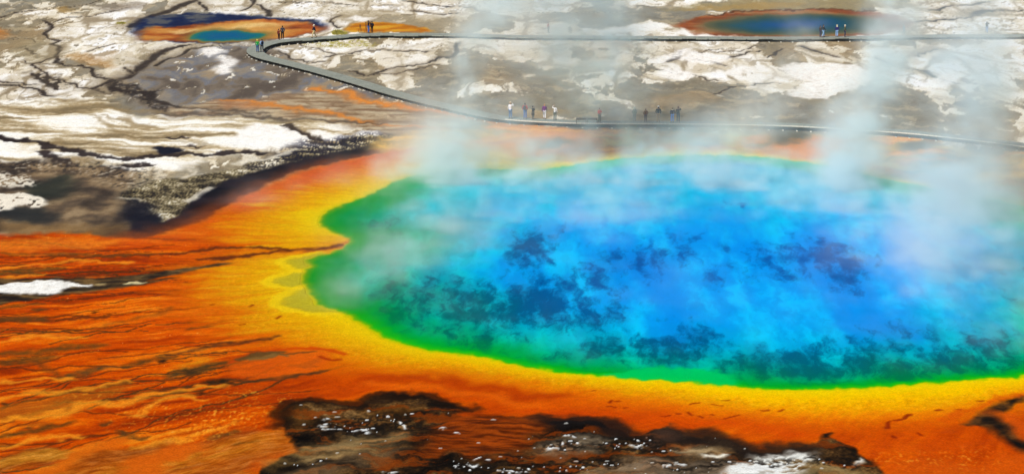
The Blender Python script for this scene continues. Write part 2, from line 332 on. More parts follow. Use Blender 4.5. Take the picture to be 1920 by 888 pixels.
def west_flats(C):
    X, Y = C.X, C.Y
    # white plates with tan streaks left of the pool
    xs, ys = C.at(1, .5); xs = xs + C.w[3][0]; ys = ys + C.w[3][1] * .5
    n = fbm((xs + ys * .25) / 15, (ys + xs * .16) / 4.6, 101, 6, .58) - .08 + .06 * C.grain
    m = C.mask('-300,188 0,186 150,190 300,212 480,224 640,232 660,262 560,276 480,286 400,296 330,318 240,318 120,300 0,304 -300,310', 2.0, 4)
    C.mix(m, ramp(sst(-.62, .42, n), [(0, (124, 108, 80)), (.22, (172, 152, 116)), (.42, (208, 192, 160)), (.56, (232, 222, 198)), (.7, (250, 246, 234)), (1, (255, 254, 248))]))
    for p, w_, a in (('0,212 60,206 160,212 240,228 300,244', 1.0, .6), ('180,222 200,236 240,252 300,262 400,272', .8, .6), ('0,196 80,194 200,200 330,216 480,221', 1.2, .55), ('230,222 250,234 280,242', 1.5, .6), ('110,260 118,270 130,280', 1.2, .7), ('190,290 200,280 250,272', .8, .5)):
        C.mix(C.line(p, w_, .5, 5) * a, (150, 128, 90))
    for p in ('300,216 400,214 520,222 640,228 720,232', '340,204 420,208 500,214'):
        C.mix(C.line(p, 1.4, .6, 5) * .7, (84, 74, 66))
    for p, w_ in (('-8,253 40,264 82,268 106,277 142,286 172,293 232,296 292,292 362,290 482,287', 1.7), ('84,282 92,292 110,300 142,308 180,314 232,320', 1.3), ('-8,258 30,264', 2.2), ('232,308 260,309 280,309', 1.6), ('325,255 345,258', 1.2), ('356,274 376,273', .8)):
        C.mix(C.line(p, w_, .35, 5) * .92, (44, 36, 36))
    C.mix(C.mask('286,277 300,274 334,276 343,283 322,287 302,287', .4, 3), (24, 26, 40))
    for p in ('478,232 540,236 562,246 572,262 584,271 540,273 480,271 440,262 450,244', '580,247 606,246 630,252 648,261 632,264 600,258', '664,250 700,246 716,250 706,256 680,256'):
        C.mix(C.mask(p, .6, 5) * (.95 + .2 * C.grain), WHITE)
    C.mix(C.line('540,234 556,244 574,252 600,260', 1.1, .3, 5), (72, 62, 54))
    # brown-grey mud
    m = C.mask('-300,300 0,304 60,299 130,304 182,311 236,316 254,335 244,350 228,370 246,400 252,436 240,452 150,446 0,440 -300,436', 1.0, 5)
    n = fbm(X / 3.5, Y / 5, 111, 5); nn = fbm(X / 16, Y / 10, 117, 3)
    C.mix(m, ramp(sst(-.6, .6, n + nn * .5), [(0, (58, 50, 44)), (.45, (92, 78, 64)), (.75, (118, 98, 74)), (1, (150, 128, 98))]))
    spk = gnoise(X / .5, Y / 1.0, 113) + .4 * gnoise(X / 1.4, Y / 2.6, 114)
    band = C.line('-10,312 80,312 150,312 200,318 240,330 256,344', 5.5, 2.5, 5)
    C.mix(band * sst(.25, .7, spk) * .7, (200, 190, 170)); C.mix(band * sst(.0, .6, -spk) * .8, (40, 38, 40))
    C.mix(C.mask('60,342 110,336 134,348 128,362 100,370 84,376 60,366', 1.6, 4) * .85, (40, 46, 42))
    C.mix(C.mask('-60,392 40,390 84,382 98,392 86,408 40,416 -60,416', 1.4, 4) * .85, (38, 42, 44))
    C.mix(C.mask('10,420 120,416 230,428 150,442 10,436', 2.0, 4) * .6, (136, 104, 62))
    sp2 = sst(-.35, .1, spk)
    C.mix(C.mask('-40,324 30,326 66,338 70,346 40,350 -40,347', .7, 5) * sp2, (222, 214, 196))
    C.mix(C.mask('-40,360 40,362 62,366 84,376 90,382 74,388 40,384 20,392 -40,395', .5, 5) * sst(-.7, -.3, spk + sst(30, 0, Y - 190) * .3), (236, 228, 210))
    C.mix(C.mask('224,380 262,352 310,342 400,330 480,308 560,288 640,270 700,258 760,254 800,262 740,280 640,302 560,320 500,342 462,366 400,402 340,428 296,446 250,450 240,420', 1.2, 5), (36, 33, 36))
    # broken crust, half white half dark
    m = C.mask('228,372 262,350 300,336 400,324 480,302 560,282 640,264 726,250 742,262 680,276 560,301 452,330 392,353 347,386 332,406 296,414 302,400 264,398', .5, 5)
    q = .5 * gnoise((X + Y * .3) / .8, Y / 1.5, 121) + .75 * gnoise(X / .22, Y / .6, 122) + .45 * gnoise(X / 2.4, Y / 2.2, 123)
    tone = fbm(X / 7, Y / 7, 124, 3)
    C.mix(m, ramp(sst(-1.2, 1.35, q + .9 * tone), [(0, (26, 26, 30)), (.3, (74, 66, 50)), (.55, (124, 112, 84)), (.75, (160, 148, 116)), (.9, (206, 196, 168)), (1, (240, 236, 222))]))
    C.mix(C.mask('560,268 640,256 720,248 740,262 690,280 560,300 480,322 470,312', 2.0, 5) * .75 * sst(.5, -.1, q), (30, 30, 46))
    C.mix(C.line('226,371 250,372 262,374', .9, .3, 3) * .7, (200, 192, 170))
    C.mix(C.mask('236,380 262,378 290,394 300,412 262,424 244,404', 1.0, 5) * .85, (24, 26, 38))
    C.mix(C.line('396,352 376,364 352,378', 1.0, .3, 3) * .7, (222, 216, 200)); C.mix(C.line('560,282 480,300 440,306', 1.2, .5, 5) * .7, (228, 222, 204))
    # deep navy band
    m = C.mask('242,446 246,424 262,412 300,414 336,402 352,386 398,353 452,331 562,303 692,272 742,264 790,262 780,276 700,290 640,302 560,320 500,342 462,366 400,402 340,428 296,444 262,450', .4, 5, .8)
    C.mix(m, ramp(sst(-.5, .5, fbm(X / 6, Y / 6, 131, 3)), [(0, (15, 16, 26)), (1, (38, 34, 42))]))

def north_shore(C):
    X, Y = C.X, C.Y
    x, y = C.at(4)
    n = fbm(x / 8, y / 4, 141, 4)
    m = C.mask('700,262 860,244 960,240 1060,246 1160,250 1300,252 1440,250 1600,258 1760,274 1960,300 2200,330 2300,420 2000,400 1900,372 1700,338 1560,308 1400,290 1200,290 1060,308 900,312 760,320', 2.0, 5)
    C.mix(m, ramp(sst(-.5, .5, n), [(0, (144, 124, 76)), (.5, (206, 166, 84)), (1, (238, 188, 80))]))
    for p, w_, a in (('940,238 1000,244 1080,246 1150,246', 3.5, .9), ('860,272 960,258 1040,254 1080,260 1092,270 1060,278 1010,284', 4.0, .9), ('760,300 860,284 960,276 1010,272', 4.5, .85), ('1200,252 1240,250 1300,256 1260,266 1210,270', 3.5, .8), ('1100,252 1180,262 1240,260', 2.0, .6),
                     ('1040,292 1100,280 1180,276 1300,274 1400,276', 2.6, .8), ('1385,258 1410,256 1414,264 1390,266', 2.2, .8), ('1476,286 1510,270 1544,266 1536,282 1500,290', 4.2, .95), ('1580,300 1600,296 1604,312', 3.0, .8), ('1660,264 1700,256 1720,262', 3.4, .9),
                     ('1676,290 1720,284 1760,286', 2.4, .8), ('1690,306 1740,298 1790,300', 1.6, .7), ('1860,300 1900,288 1940,290', 1.6, .7), ('1860,350 1900,344 1960,352', 3.5, .6)):
        C.mix(C.line(p, w_, w_ * .35, 5) * a, (236, 138, 20)); C.mix(C.line(p, w_ * .35, .4, 5) * a, (246, 172, 44))
    for p in ('1000,262 1040,256 1086,264 1060,274 1010,276', '1440,242 1500,244 1524,258 1490,270 1446,272', '1690,270 1740,262 1756,274 1716,284 1690,280', '975,290 1000,278 1006,298 990,306', '1280,264 1320,258 1360,262 1330,274'):
        C.mix(C.mask(p, 1.2, 5) * .85, (86, 80, 62))

def apron(C, dp):
    """Orange bacterial mats round the pool. dp: signed distance to the water's edge."""
    X, Y = C.X, C.Y
    m = C.mask('-400,452 0,440 130,436 200,442 250,447 300,440 340,426 400,402 470,364 540,332 620,308 720,288 790,276 860,266 960,268 1060,284 1140,282 1200,278 1300,274 1400,276 1480,280 1560,292 1620,308 1700,322 1780,336 1860,350 1920,362 2040,380 2200,430 2320,560 2300,760 2200,1000 1920,1050 960,1050 0,1050 -400,1050', .8, 5, .8)
    a = np.arctan2(Y - 188, X - 22)                                        # run-off leaves the pool radially
    # streak coordinates: along and across the flow to the west
    bx, by = C.at(1, .4); 
    s_ = np.hypot(bx - 55, by - 209); t_ = np.arctan2(by - 209, -(bx - 55)) * 72
    n = fbm(s_ / 16, t_ / 2.2, 151, 5, .55); fine = fbm(s_ / 2.6, t_ / .55, 155, 4, .6); big = fbm(X / 22, Y / 12, 158, 3)
    west = sst(-10, -24, X)
    tone = n * .8 * (.35 + .65 * west) + fine * .42 * (.4 + .6 * west) + big * .35
    C.mix(m, ramp(sst(-.75, .75, tone), [(0, (134, 40, 4)), (.28, (172, 56, 2)), (.55, (200, 74, 2)), (.78, (216, 94, 4)), (1, (230, 130, 22))]))
    keep = m
    # darker threads
    thr = fbm(s_ / 9, t_ / 1.1, 161, 5, .6)
    C.mix(m * west * sst(.3, .6, thr) * .55, (140, 56, 10))
    C.mix(m * west * sst(.3, .7, fbm(s_ / 7 + 3, t_ / .8, 167, 4, .6)) * .5, (236, 148, 40))
    C.mix(m * west * dots(X / .5, Y / .9, 168, .05, .22, .06 + 0 * X) * .5, (250, 200, 110))
    # thin threads of run-off that fork as they leave the spring
    rr = np.random.RandomState(5)
    def thread(r0, a0, ln, w_, lvl):
        P_ = []; a1 = a0; r1 = r0; da = 0
        for _ in range(int(ln / 1.2) + 2):
            P_.append((55 - math.cos(a1) * r1, 209 + math.sin(a1) * r1)); r1 += 1.2; da = .6 * da + rr.normal(0, .0042); a1 += da
            if lvl < 2 and rr.rand() < .10: thread(r1, a1 + rr.choice((-1, 1)) * .006, ln * rr.uniform(.3, .6), w_ * .7, lvl + 1)
        P_ = np.array(P_)
        d_, al_ = seg_dist(C.X + C.w[3][0] * .5, C.Y + C.w[3][1] * .5, P_, False, 1.2)
        wd = w_ * (.35 + .65 * np.sin(np.clip(al_, .03, .97) * math.pi))
        C.mix(sst(wd + .10, wd * .3, d_) * m * dark_a, dark_c)
    for i in range(46):
        dark_c, dark_a = ((92, 40, 12), .75) if i % 3 else ((64, 44, 22), .8)
        thread(rr.uniform(66, 96), rr.uniform(-.62, .02), rr.uniform(6, 22), rr.uniform(.10, .26), 0)
    # red-brown band at the outer edge to the north-west, bright rim
    C.mix(C.line('250,446 320,438 400,408 470,370 540,338 640,308 740,288', 5, 2.2, 5) * .5, (206, 92, 30))
    C.mix(C.mask('-40,452 60,446 160,446 230,452 200,464 120,468 -40,470', 1.2, 5) * .75 * (.8 + .4 * C.grain), (232, 136, 34))
    # yellow ring: between the water and the traced outer yellow line
    Ly = smooth_line(pts(YELLOW), True); wx, wy = C.at(5, .6)
    dy, _ = seg_dist(wx, wy, Ly, True, 14.0)
    do = np.clip(dp, 0, 14); t = do / np.maximum(do + np.clip(-dy, 0, 14), 1e-3)
    t = np.where(dy > 0, 1 + dy / 6.0, t)
    t = np.where(dp >= 13.9, 9, t)
    t = t + (fbm(s_ / 6, t_ / 1.2, 171, 5, .6) * .55 * west + fine * .16 + C.grain * .03 + n * (.07 + .22 * west)) * sst(.05, .5, t)
    north = sst(212, 232, Y)
    ws = sst(20, -18, X)
    t = np.where((t > 0) & (t < 2), t * (1 - .10 * ws), t)
    yel = ramp(t, [(-.2, (196, 196, 8)), (0, (206, 200, 6)), (.1, (236, 204, 2)), (.45, (240, 184, 0)), (.8, (232, 156, 2)), (1.05, (230, 134, 4)), (1.4, (224, 108, 4)), (2.0, (216, 88, 4))])
    yel = yel * (1 - .08 * ws[:, None] * sst(0, .3, t)[:, None])
    gold = ramp(t, [(0, (206, 190, 10)), (.15, (226, 186, 8)), (.5, (222, 160, 8)), (.85, (216, 128, 6)), (1.2, (208, 98, 4)), (2, (200, 74, 2))])
    yel += (gold - yel) * (ws * .75)[:, None]
    C.mix(keep * sst(2.0, 1.0, t), yel)
    C.mix(keep * west * sst(2.0, .9, t) * sst(.05, .2, t) * sst(.12, .5, fbm(s_ / 8, t_ / .8, 173, 5, .6)) * .45, (196, 128, 12))
    C.mix(keep * west * sst(1.6, .7, t) * sst(.1, .55, fbm(s_ / 10 + 5, t_ / 1.0, 174, 5, .6)) * .4, (238, 206, 40))
    nb = sst(232, 246, Y) * sst(-14, -2, X)
    yn = ramp(t, [(0, (196, 204, 30)), (.4, (244, 214, 30)), (.9, (242, 190, 50)), (1.4, (238, 162, 48)), (2.2, (228, 156, 58)), (4, (208, 160, 80))])
    C.mix(keep * nb * sst(5.5, 3.5, t) * np.clip(.9 + .5 * n, .3, 1), yn)
    for p, w_, a_ in (('960,272 1040,256 1088,264 1094,272 1050,280 980,286', 3.4, .8), ('1200,262 1260,256 1300,262 1240,272', 3.4, .8), ('1470,286 1510,272 1546,266 1536,282 1500,292', 4.6, .9), ('1384,258 1412,257 1414,266 1390,268', 2.4, .7), ('760,300 860,282 940,276', 4.0, .6)):
        C.mix(C.line(p, w_, w_ * .4, 5) * nb * a_, (236, 138, 22))
    # granular belt in the yellow (south side)
    g = gnoise(X / .45, Y / .5, 175) + .5 * gnoise(X / .2, Y / .3, 176)
    C.mix(sst(.4, .6, t) * sst(.95, .75, t) * sst(.1, .7, g) * keep * .34 * sst(205, 185, Y), (186, 138, 6))
    C.mix(sst(.4, .6, t) * sst(1.0, .75, t) * sst(.2, .7, -g) * keep * .22 * sst(205, 185, Y), (255, 222, 60))
    # bright crisp lip just outside the water
    # three scallops on the west shore with olive shallows
    for p in ('640,466 600,474 556,482 532,492 556,503 574,507 584,497 600,480', '574,508 530,517 507,527 530,536 572,538 580,530 570,520', '574,538 534,556 526,572 556,582 600,586 640,585 610,576 588,562'):
        C.mix(C.mask(p, .9, 3, .8) * .8, (172, 164, 44))
        Lp = smooth_line(pts(p), True); x5, y5 = C.at(3, .8); dd, _ = seg_dist(x5, y5, Lp, True, 3.0)
        C.mix(sst(.75, .2, np.abs(dd - .4)) * .75 * sst(-1, 2, dp + 1.4), (232, 200, 20))
    for p, w_ in (('478,475 520,470 560,468 590,468 620,464 640,458', 1.3), ('376,484 420,481 450,479 482,475', 1.3), ('180,482 300,477 400,466 470,462 540,466', .7)):
        C.mix(C.line(p, w_, .45, 3, 1, True) * .9, (86, 36, 18))
    C.mix(C.line('520,474 570,470 610,470 644,462', 1.0, .5, 3) * .6, (222, 120, 20))
    C.mix(C.line('690,712 760,707 830,714 900,725 960,735 1040,742', 1.7, 1.0, 2) * .55, (160, 42, 2))
    C.mix(C.line('1000,768 1150,780 1300,790 1420,800 1500,812', 2.0, 1.0, 2) * .4, (206, 66, 4))
    C.mix(C.line('700,722 800,724 900,740 1000,756', 1.2, .7, 2) * .45, (228, 108, 12))
    # dark run-off and stains of the western apron
    br = (82, 54, 24)
    for p, w_, a, c in (('0,474 60,475 120,478 200,480 300,476', 1.3, .8, (104, 66, 24)), ('-10,512 60,506 112,502', 2.3, .85, (92, 66, 26)), ('0,497 40,495', 1.0, .7, br), ('-10,600 30,596 84,598', 2.4, .8, (90, 62, 28)), ('-10,578 40,573 76,570', 1.2, .7, br), ('60,581 84,581', .8, .8, br),
                        ('196,606 250,596 300,588 324,576', 1.0, .7, (130, 66, 16)), ('-10,662 90,656 150,650 190,647', 2.2, .85, (96, 64, 24)), ('310,664 350,658 372,654 420,645 482,636 520,630', 1.0, .9, (78, 42, 22)), ('352,618 372,615', .6, .8, br), ('380,613 398,611', .5, .8, br),
                        ('-10,684 50,674 92,668', 2.6, .85, (84, 56, 22)), ('50,672 70,678 100,692 112,698', 1.0, .7, (110, 60, 20)), ('112,704 140,699 170,692 214,686', 2.0, .9, (88, 60, 28)), ('236,686 262,678 300,670 330,666', 1.0, .9, br),
                        ('320,705 340,698 372,695 396,686 440,677 486,666', 1.6, .9, (74, 54, 26)), ('344,692 360,700 372,702', 1.2, .8, (60, 42, 22)), ('392,716 412,714 428,716', 1.8, 1, (38, 30, 18)), ('428,711 480,712 540,706 580,699 612,692', .9, .9, (70, 46, 26)), ('548,682 575,682 596,675', .9, .9, (80, 54, 28)), ('560,684 590,685', .6, .8, br),
                        ('96,738 160,728 240,718', 1.0, .85, (92, 58, 20)), ('0,818 60,808 110,796 130,790', 1.2, .9, (84, 54, 20)), ('48,802 60,800', .7, .9, br), ('190,798 200,790', .6, .8, br), ('224,806 240,816 250,818', .8, .8, br), ('260,820 278,818', .7, .8, br), ('0,833 30,828', .8, .8, br),
                        ('0,785 50,778 90,764 130,752', .8, .6, (130, 78, 16)), ('6,752 14,758 8,770', .3, .9, (70, 40, 16)), ('14,756 24,752', .25, .8, br), ('300,676 304,674', .7, 1, (40, 24, 14)), ('375,735 380,735', .6, 1, (40, 24, 14)), ('176,586 182,586', .5, 1, (40, 24, 14)), ('400,822 420,814 440,808', .8, .8, br), ('440,832 480,826', .8, .6, br)):
        C.mix(C.line(p, w_ * .8, .22 + w_ * .16, 5, .55, True) * a * np.clip(.85 + .5 * C.grain, 0, 1.1), c)
    C.mix(C.mask('90,744 160,732 232,721 214,738 180,752 130,770 92,756', 1.0, 5) * .6, (150, 90, 22))
    C.mix(C.mask('-20,762 60,750 110,752 130,768 60,786 -20,790', 1.0, 5) * .55, (176, 104, 26))
    C.mix(C.mask('330,690 372,676 400,672 372,690', .9, 5) * .6, (214, 150, 24))
    for p, w_ in (('-10,792 60,780 126,772 180,757 240,750 300,735 352,727 420,722', 1.3), ('-10,748 50,738 80,733 160,724 240,716', .9), ('0,716 60,710 130,706', 1.0), ('0,504 60,496 150,490 240,492', .8), ('0,518 80,514', .7), ('0,642 80,632 160,630', .9), ('380,745 330,742 300,752 250,775', .8), ('250,836 330,824 400,806 440,792', 1.2), ('0,838 60,822 150,815', .8), ('0,872 60,856 130,846 190,826', 1.6), ('60,884 120,870 150,852', 1.2)):
        C.mix(C.line(p, w_, .5, 5, .9, True) * .75, (240, 152, 34))
    # a spoon-shaped island of mat ringed by dark run-off
    C.mix(C.mask('442,676 480,660 530,655 590,655 618,664 610,680 560,700 500,706 440,704 424,692', .7, 5, .6) * .7, (216, 92, 14))
    for p, w_, c in (('430,680 470,662 520,653 580,651 620,656 644,666', .7, (196, 62, 4)), ('446,674 480,664 500,660 530,658', 1.3, (84, 66, 34)), ('470,672 500,668 520,664 536,666', 1.0, (110, 92, 50)), ('520,663 560,661 588,658', .5, (96, 62, 24)), ('600,668 622,674 640,672', .4, (150, 40, 4))):
        C.mix(C.line(p, w_, .3, 3, .6, True) * .85, c)
    # pebbly orange
    peb = .8 * gnoise(X / .22, Y / .42, 181) + .6 * gnoise(X / .6, Y / .8, 182)
    z = C.blobs([(400, 790, 90, 40, 1), (520, 770, 50, 30, 1), (460, 735, 40, 16, .9), (1760, 860, 120, 16, 1), (180, 740, 80, 20, .5), (300, 770, 90, 30, .6), (1880, 790, 40, 20, .6)])
    C.mix(z * sst(.1, .8, peb) * keep * .85, (240, 166, 50)); C.mix(z * sst(.1, .7, -peb) * keep * .7, (158, 62, 8))
    # olive flats at the lower left
    comb = .7 * gnoise(s_ / 2.0, (t_ + C.w[2][1] * .25) / .30, 185) + .6 * gnoise(s_ / .9, t_ / .17, 186) + .5 * fbm(X / 1.5, Y / 1.0, 187, 4)
    for p in ('96,884 130,866 160,846 190,834 270,833 330,826 304,846 276,866 262,892 250,930 60,930', '292,930 290,872 332,851 400,822 482,802 540,802 562,832 500,862 470,880 462,930', '-20,866 30,850 60,840 110,838 150,846 90,868 40,880 -20,884'):
        mm = C.mask(p, .8, 5)
        C.mix(mm * .46, ramp(sst(-1.1, 1.3, comb + big * .5), [(0, (84, 58, 16)), (.35, (128, 88, 26)), (.6, (160, 118, 48)), (.82, (178, 138, 66)), (1, (210, 170, 96))]))
    C.mix(C.line('262,900 266,872 284,858 330,846 352,838', 2.6, .7, 5) * .9, (204, 92, 14))
    C.mix(C.line('60,890 110,878 140,856 180,834 220,822', 1.5, .5, 5) * .85, (206, 96, 14))
    # channel with the white island
    m = C.mask('-60,522 60,521 150,521 250,515 300,508 340,502 372,495 432,491 420,496 380,502 340,512 300,520 276,526 300,524 334,520 300,528 270,533 200,541 120,551 60,561 -60,572', .5, 5, .6)
    C.mix(m, ramp(sst(-.5, .6, fbm(s_ / 3, t_ / .8, 191, 4)), [(0, (34, 28, 24)), (.6, (76, 60, 38)), (1, (120, 92, 52))]))
    C.mix(C.mask('-60,533 0,533 40,528 80,525 122,526 150,531 172,534 164,537 138,538 116,543 108,550 90,552 50,550 -60,549', .3, 3, .9) * (.96 + .12 * C.grain), (250, 250, 244))
    C.mix(C.mask('233,530 262,528 272,529 262,532 238,532', .2, 3, .7), (214, 200, 150)); C.mix(C.mask('176,533 200,530 196,534 180,535', .25, 3) * .7, (190, 170, 120))
    # dark red marks on the southern orange
    for p, w_ in (('1143,756 1146,750', .25), ('1154,753 1160,752', .25), ('1140,761 1146,761', .2), ('1150,763 1154,763', .2), ('1172,764 1176,764', .2), ('1110,734 1116,734', .2), ('1358,747 1364,747', .3), ('1430,767 1440,766', .3), ('1294,757 1310,753', .22), ('1270,773 1276,774', .2), ('1290,770 1296,776', .2), ('1338,758 1352,759', .22), ('1332,774 1338,776', .22), ('1376,778 1386,776', .2), ('1240,779 1256,777', .2),
                  ('1310,777 1318,780', .18), ('1358,783 1374,780', .2), ('1462,768 1468,766', .25), ('1680,787 1694,784 1700,780 1708,776', .5), ('1662,800 1665,790 1668,788', .4), ('1674,814 1680,818', .25), ('1720,810 1728,814', .25), ('1755,770 1764,767', .3), ('1796,767 1802,767', .2), ('1834,750 1842,748', .2), ('520,596 526,592', .3), ('470,574 474,572', .3), ('460,608 450,610', .25), ('402,570 396,571', .3)):
        C.mix(C.line(p, w_ * .8, .14, 3, .5) * .8, (126, 30, 4))
    # dark gully on the right
    m = C.mask('1925,742 1880,754 1848,768 1836,782 1812,790 1800,796 1838,799 1856,806 1872,818 1892,832 1930,852 1930,832 1904,808 1884,792 1872,780 1876,772 1892,764 1925,750', .5, 5, .8)
    C.mix(m, ramp(sst(-.5, .5, fbm(X / 2, Y / 2, 193, 4)), [(0, (18, 16, 14)), (.6, (44, 30, 18)), (1, (88, 56, 26))]))
    C.mix(C.line('1925,738 1870,748 1820,766 1770,786', .9, .5, 3) * .6, (200, 70, 6)); C.mix(C.line('1860,772 1900,790 1925,820', 1.4, .6, 3) * .5, (206, 84, 16))
    C.mix(C.line('1640,838 1720,840 1800,836', 1.6, 1.0, 5) * .5, (196, 72, 6)); C.mix(C.mask('1640,930 1690,870 1760,858 1840,870 1925,850 1990,930', 1.4, 5) * .7, (204, 84, 10))

def south_mud(C):
    X, Y = C.X, C.Y
    x, y = C.at(5, .9)
    m = C.mask('380,1000 470,900 545,850 556,834 541,812 527,792 530,770 556,757 590,751 640,757 680,757 694,746 720,739 760,736 790,739 812,748 840,752 862,762 880,766 860,774 872,780 960,781 1010,788 1070,790 1126,792 1150,804 1192,816 1222,804 1250,797 1272,803 1292,815 1332,821 1380,829 1412,839 1440,843 1520,838 1546,824 1552,808 1562,812 1564,824 1602,842 1640,864 1664,895 1680,1000', .22, 5, .75)
    n = fbm(x / 3, y / 2.4, 201, 6, .64); big = fbm(x / 12, y / 7, 204, 3)
    C.mix(m, ramp(sst(-.6, .7, n * .8 + big * .6), [(0, (12, 9, 7)), (.35, (28, 20, 13)), (.6, (56, 38, 20)), (.82, (92, 64, 32)), (1, (130, 100, 60))]))
    gr = gnoise(X / .24, Y / .36, 202) + .6 * gnoise(X / .11, Y / .17, 203)
    C.c *= (1 + .30 * gr * m)[:, None]
    C.mix(m * sst(.02, .32, fbm(x / 5.5, y / 1.6, 209, 5, .6)) * .7, (134, 54, 8))
    # soft scorched rim
    C.mix(C.line('527,792 530,770 560,758 600,752 680,757 700,746 760,737 800,742 850,758 880,766', 1.5, .45, 5) * .75, (30, 18, 10))
    C.mix(C.line('1010,790 1126,794 1160,808', 2.6, .7, 5) * .85, (24, 20, 20)); C.mix(C.line('1280,812 1400,840 1500,848', 3.2, .8, 5) * .85, (34, 26, 22))
    C.mix(C.mask('1196,820 1224,806 1256,800 1276,808 1276,826 1240,834 1210,832', 1.0, 5) * .7, (74, 52, 40))
    # red-brown rippled part
    mm = C.mask('876,773 960,780 1004,790 1012,806 990,820 1000,836 960,846 900,852 850,846 800,850 790,836 814,816 832,796 856,782', 1.2, 5)
    rp = gnoise(X / 3, (Y + C.w[2][1] * .7) / .45, 207) + .5 * gnoise(X / 1.2, Y / .3, 208)
    C.mix(mm * .85, ramp(sst(-.6, .6, rp), [(0, (92, 34, 6)), (.5, (138, 54, 8)), (1, (168, 70, 12))]))
    # tan silt
    silt = fbm(x / 2.4, y / 1.0, 211, 4)
    for p, a, col in (('560,836 620,822 690,812 760,812 752,826 690,846 620,862 560,866', .8, (156, 130, 84)), ('500,880 540,862 590,826 560,842 500,868', .7, (172, 132, 66)), ('520,888 600,866 700,846 760,842 690,870 600,895', .7, (120, 96, 66)), ('700,768 770,762 770,778 720,786', .6, (96, 58, 18)), ('560,766 580,772 562,800 545,790', .6, (104, 66, 22)),
                      ('1014,836 1050,822 1128,816 1150,826 1122,842 1064,852 1022,850', .85, (142, 126, 102)), ('1254,843 1290,838 1334,843 1356,852 1316,857 1272,851', .95, (180, 156, 116)), ('1110,872 1190,858 1290,862 1420,872 1420,930 1100,930', .8, (142, 122, 98)), ('1400,870 1450,856 1540,868 1620,880 1640,930 1380,930', .7, (150, 128, 84))):
        C.mix(C.mask(p, 1.0, 5) * a * np.clip(.8 + silt * .7, 0, 1), col)
    wm = C.mask('1330,930 1352,888 1392,866 1424,850 1470,848 1528,856 1532,866 1510,876 1480,900 1460,930', .8, 5, 1.2)
    C.mix(wm * sst(-.55, .0, silt + C.grain * .5), (226, 228, 222)); C.mix(C.mask('1352,930 1370,888 1420,866 1470,880 1440,930', 1.0, 5) * .6, (232, 236, 236))
    C.mix(C.line('1322,853 1340,855 1358,852', .5, .3, 3), (240, 236, 220)); C.mix(C.mask('1604,862 1618,858 1620,866 1606,868', .3, 3), (220, 216, 204))
    # white glints of the wet mud, painted in as flecks
    z = C.blobs([(610, 800, 34, 10, 1), (680, 796, 60, 18, .85), (750, 796, 40, 12, .9), (680, 806, 40, 7, 1), (740, 790, 90, 18, .7), (880, 872, 60, 14, .85), (930, 880, 40, 12, 1), (1060, 838, 50, 14, .8), (1180, 832, 70, 18, 1), (1230, 842, 50, 10, .9), (1000, 880, 60, 10, .8), (1110, 862, 60, 10, .8), (1260, 872, 60, 10, .6), (1340, 870, 50, 10, .7), (1440, 862, 60, 8, .7), (1560, 866, 60, 10, .8), (590, 868, 60, 12, .5), (1040, 870, 80, 14, .7), (640, 880, 60, 10, .4)], 2)
    sp = gnoise(X / .5, Y / .6, 213) + .5 * gnoise(X / .2, Y / .3, 215)
    C.mix(sst(.2, .6, z) * .75 * sst(.3, -.2, sp) * m, (22, 18, 14))
    xf, yf = X + C.w[3][0] * .5, Y + C.w[3][1] * .3
    C.mix(dots(xf / .34, yf / .36, 217, .08, .50, .42 * sst(.25, .9, z)) * np.clip(m * 2, 0, 1), (232, 238, 240))
    C.mix(dots(xf / 1.3, yf / 1.3, 218, .05, .40, .40 * sst(.3, .9, z)) * np.clip(m * 2, 0, 1) * sst(-.5, .1, sp), (240, 244, 246))
    C.mix(dots(xf / .7, yf / .8, 219, .05, .30, .10 * m) * .8, (206, 208, 202))
    for p, w_ in (('600,797 612,794', .7), ('602,801 640,803', .6), ('660,806 684,804 690,808', .7), ('604,788 614,786', .6), ('748,788 766,800', .3), ('724,886 740,882', .6), ('880,870 892,870', .7), ('1030,838 1046,838', .6), ('1062,814 1074,816', .5), ('1182,832 1190,834 1200,838', .7), ('1250,872 1280,868', .5), ('940,884 960,882', .6), ('960,882 986,882', .5), ('888,860 912,860', .3), ('830,802 834,804', .6), ('854,814 860,814', .4)):
        C.mix(C.line(p, w_ * .55, .2, 3) * sst(-.5, .0, sp) * .95, (236, 242, 244))

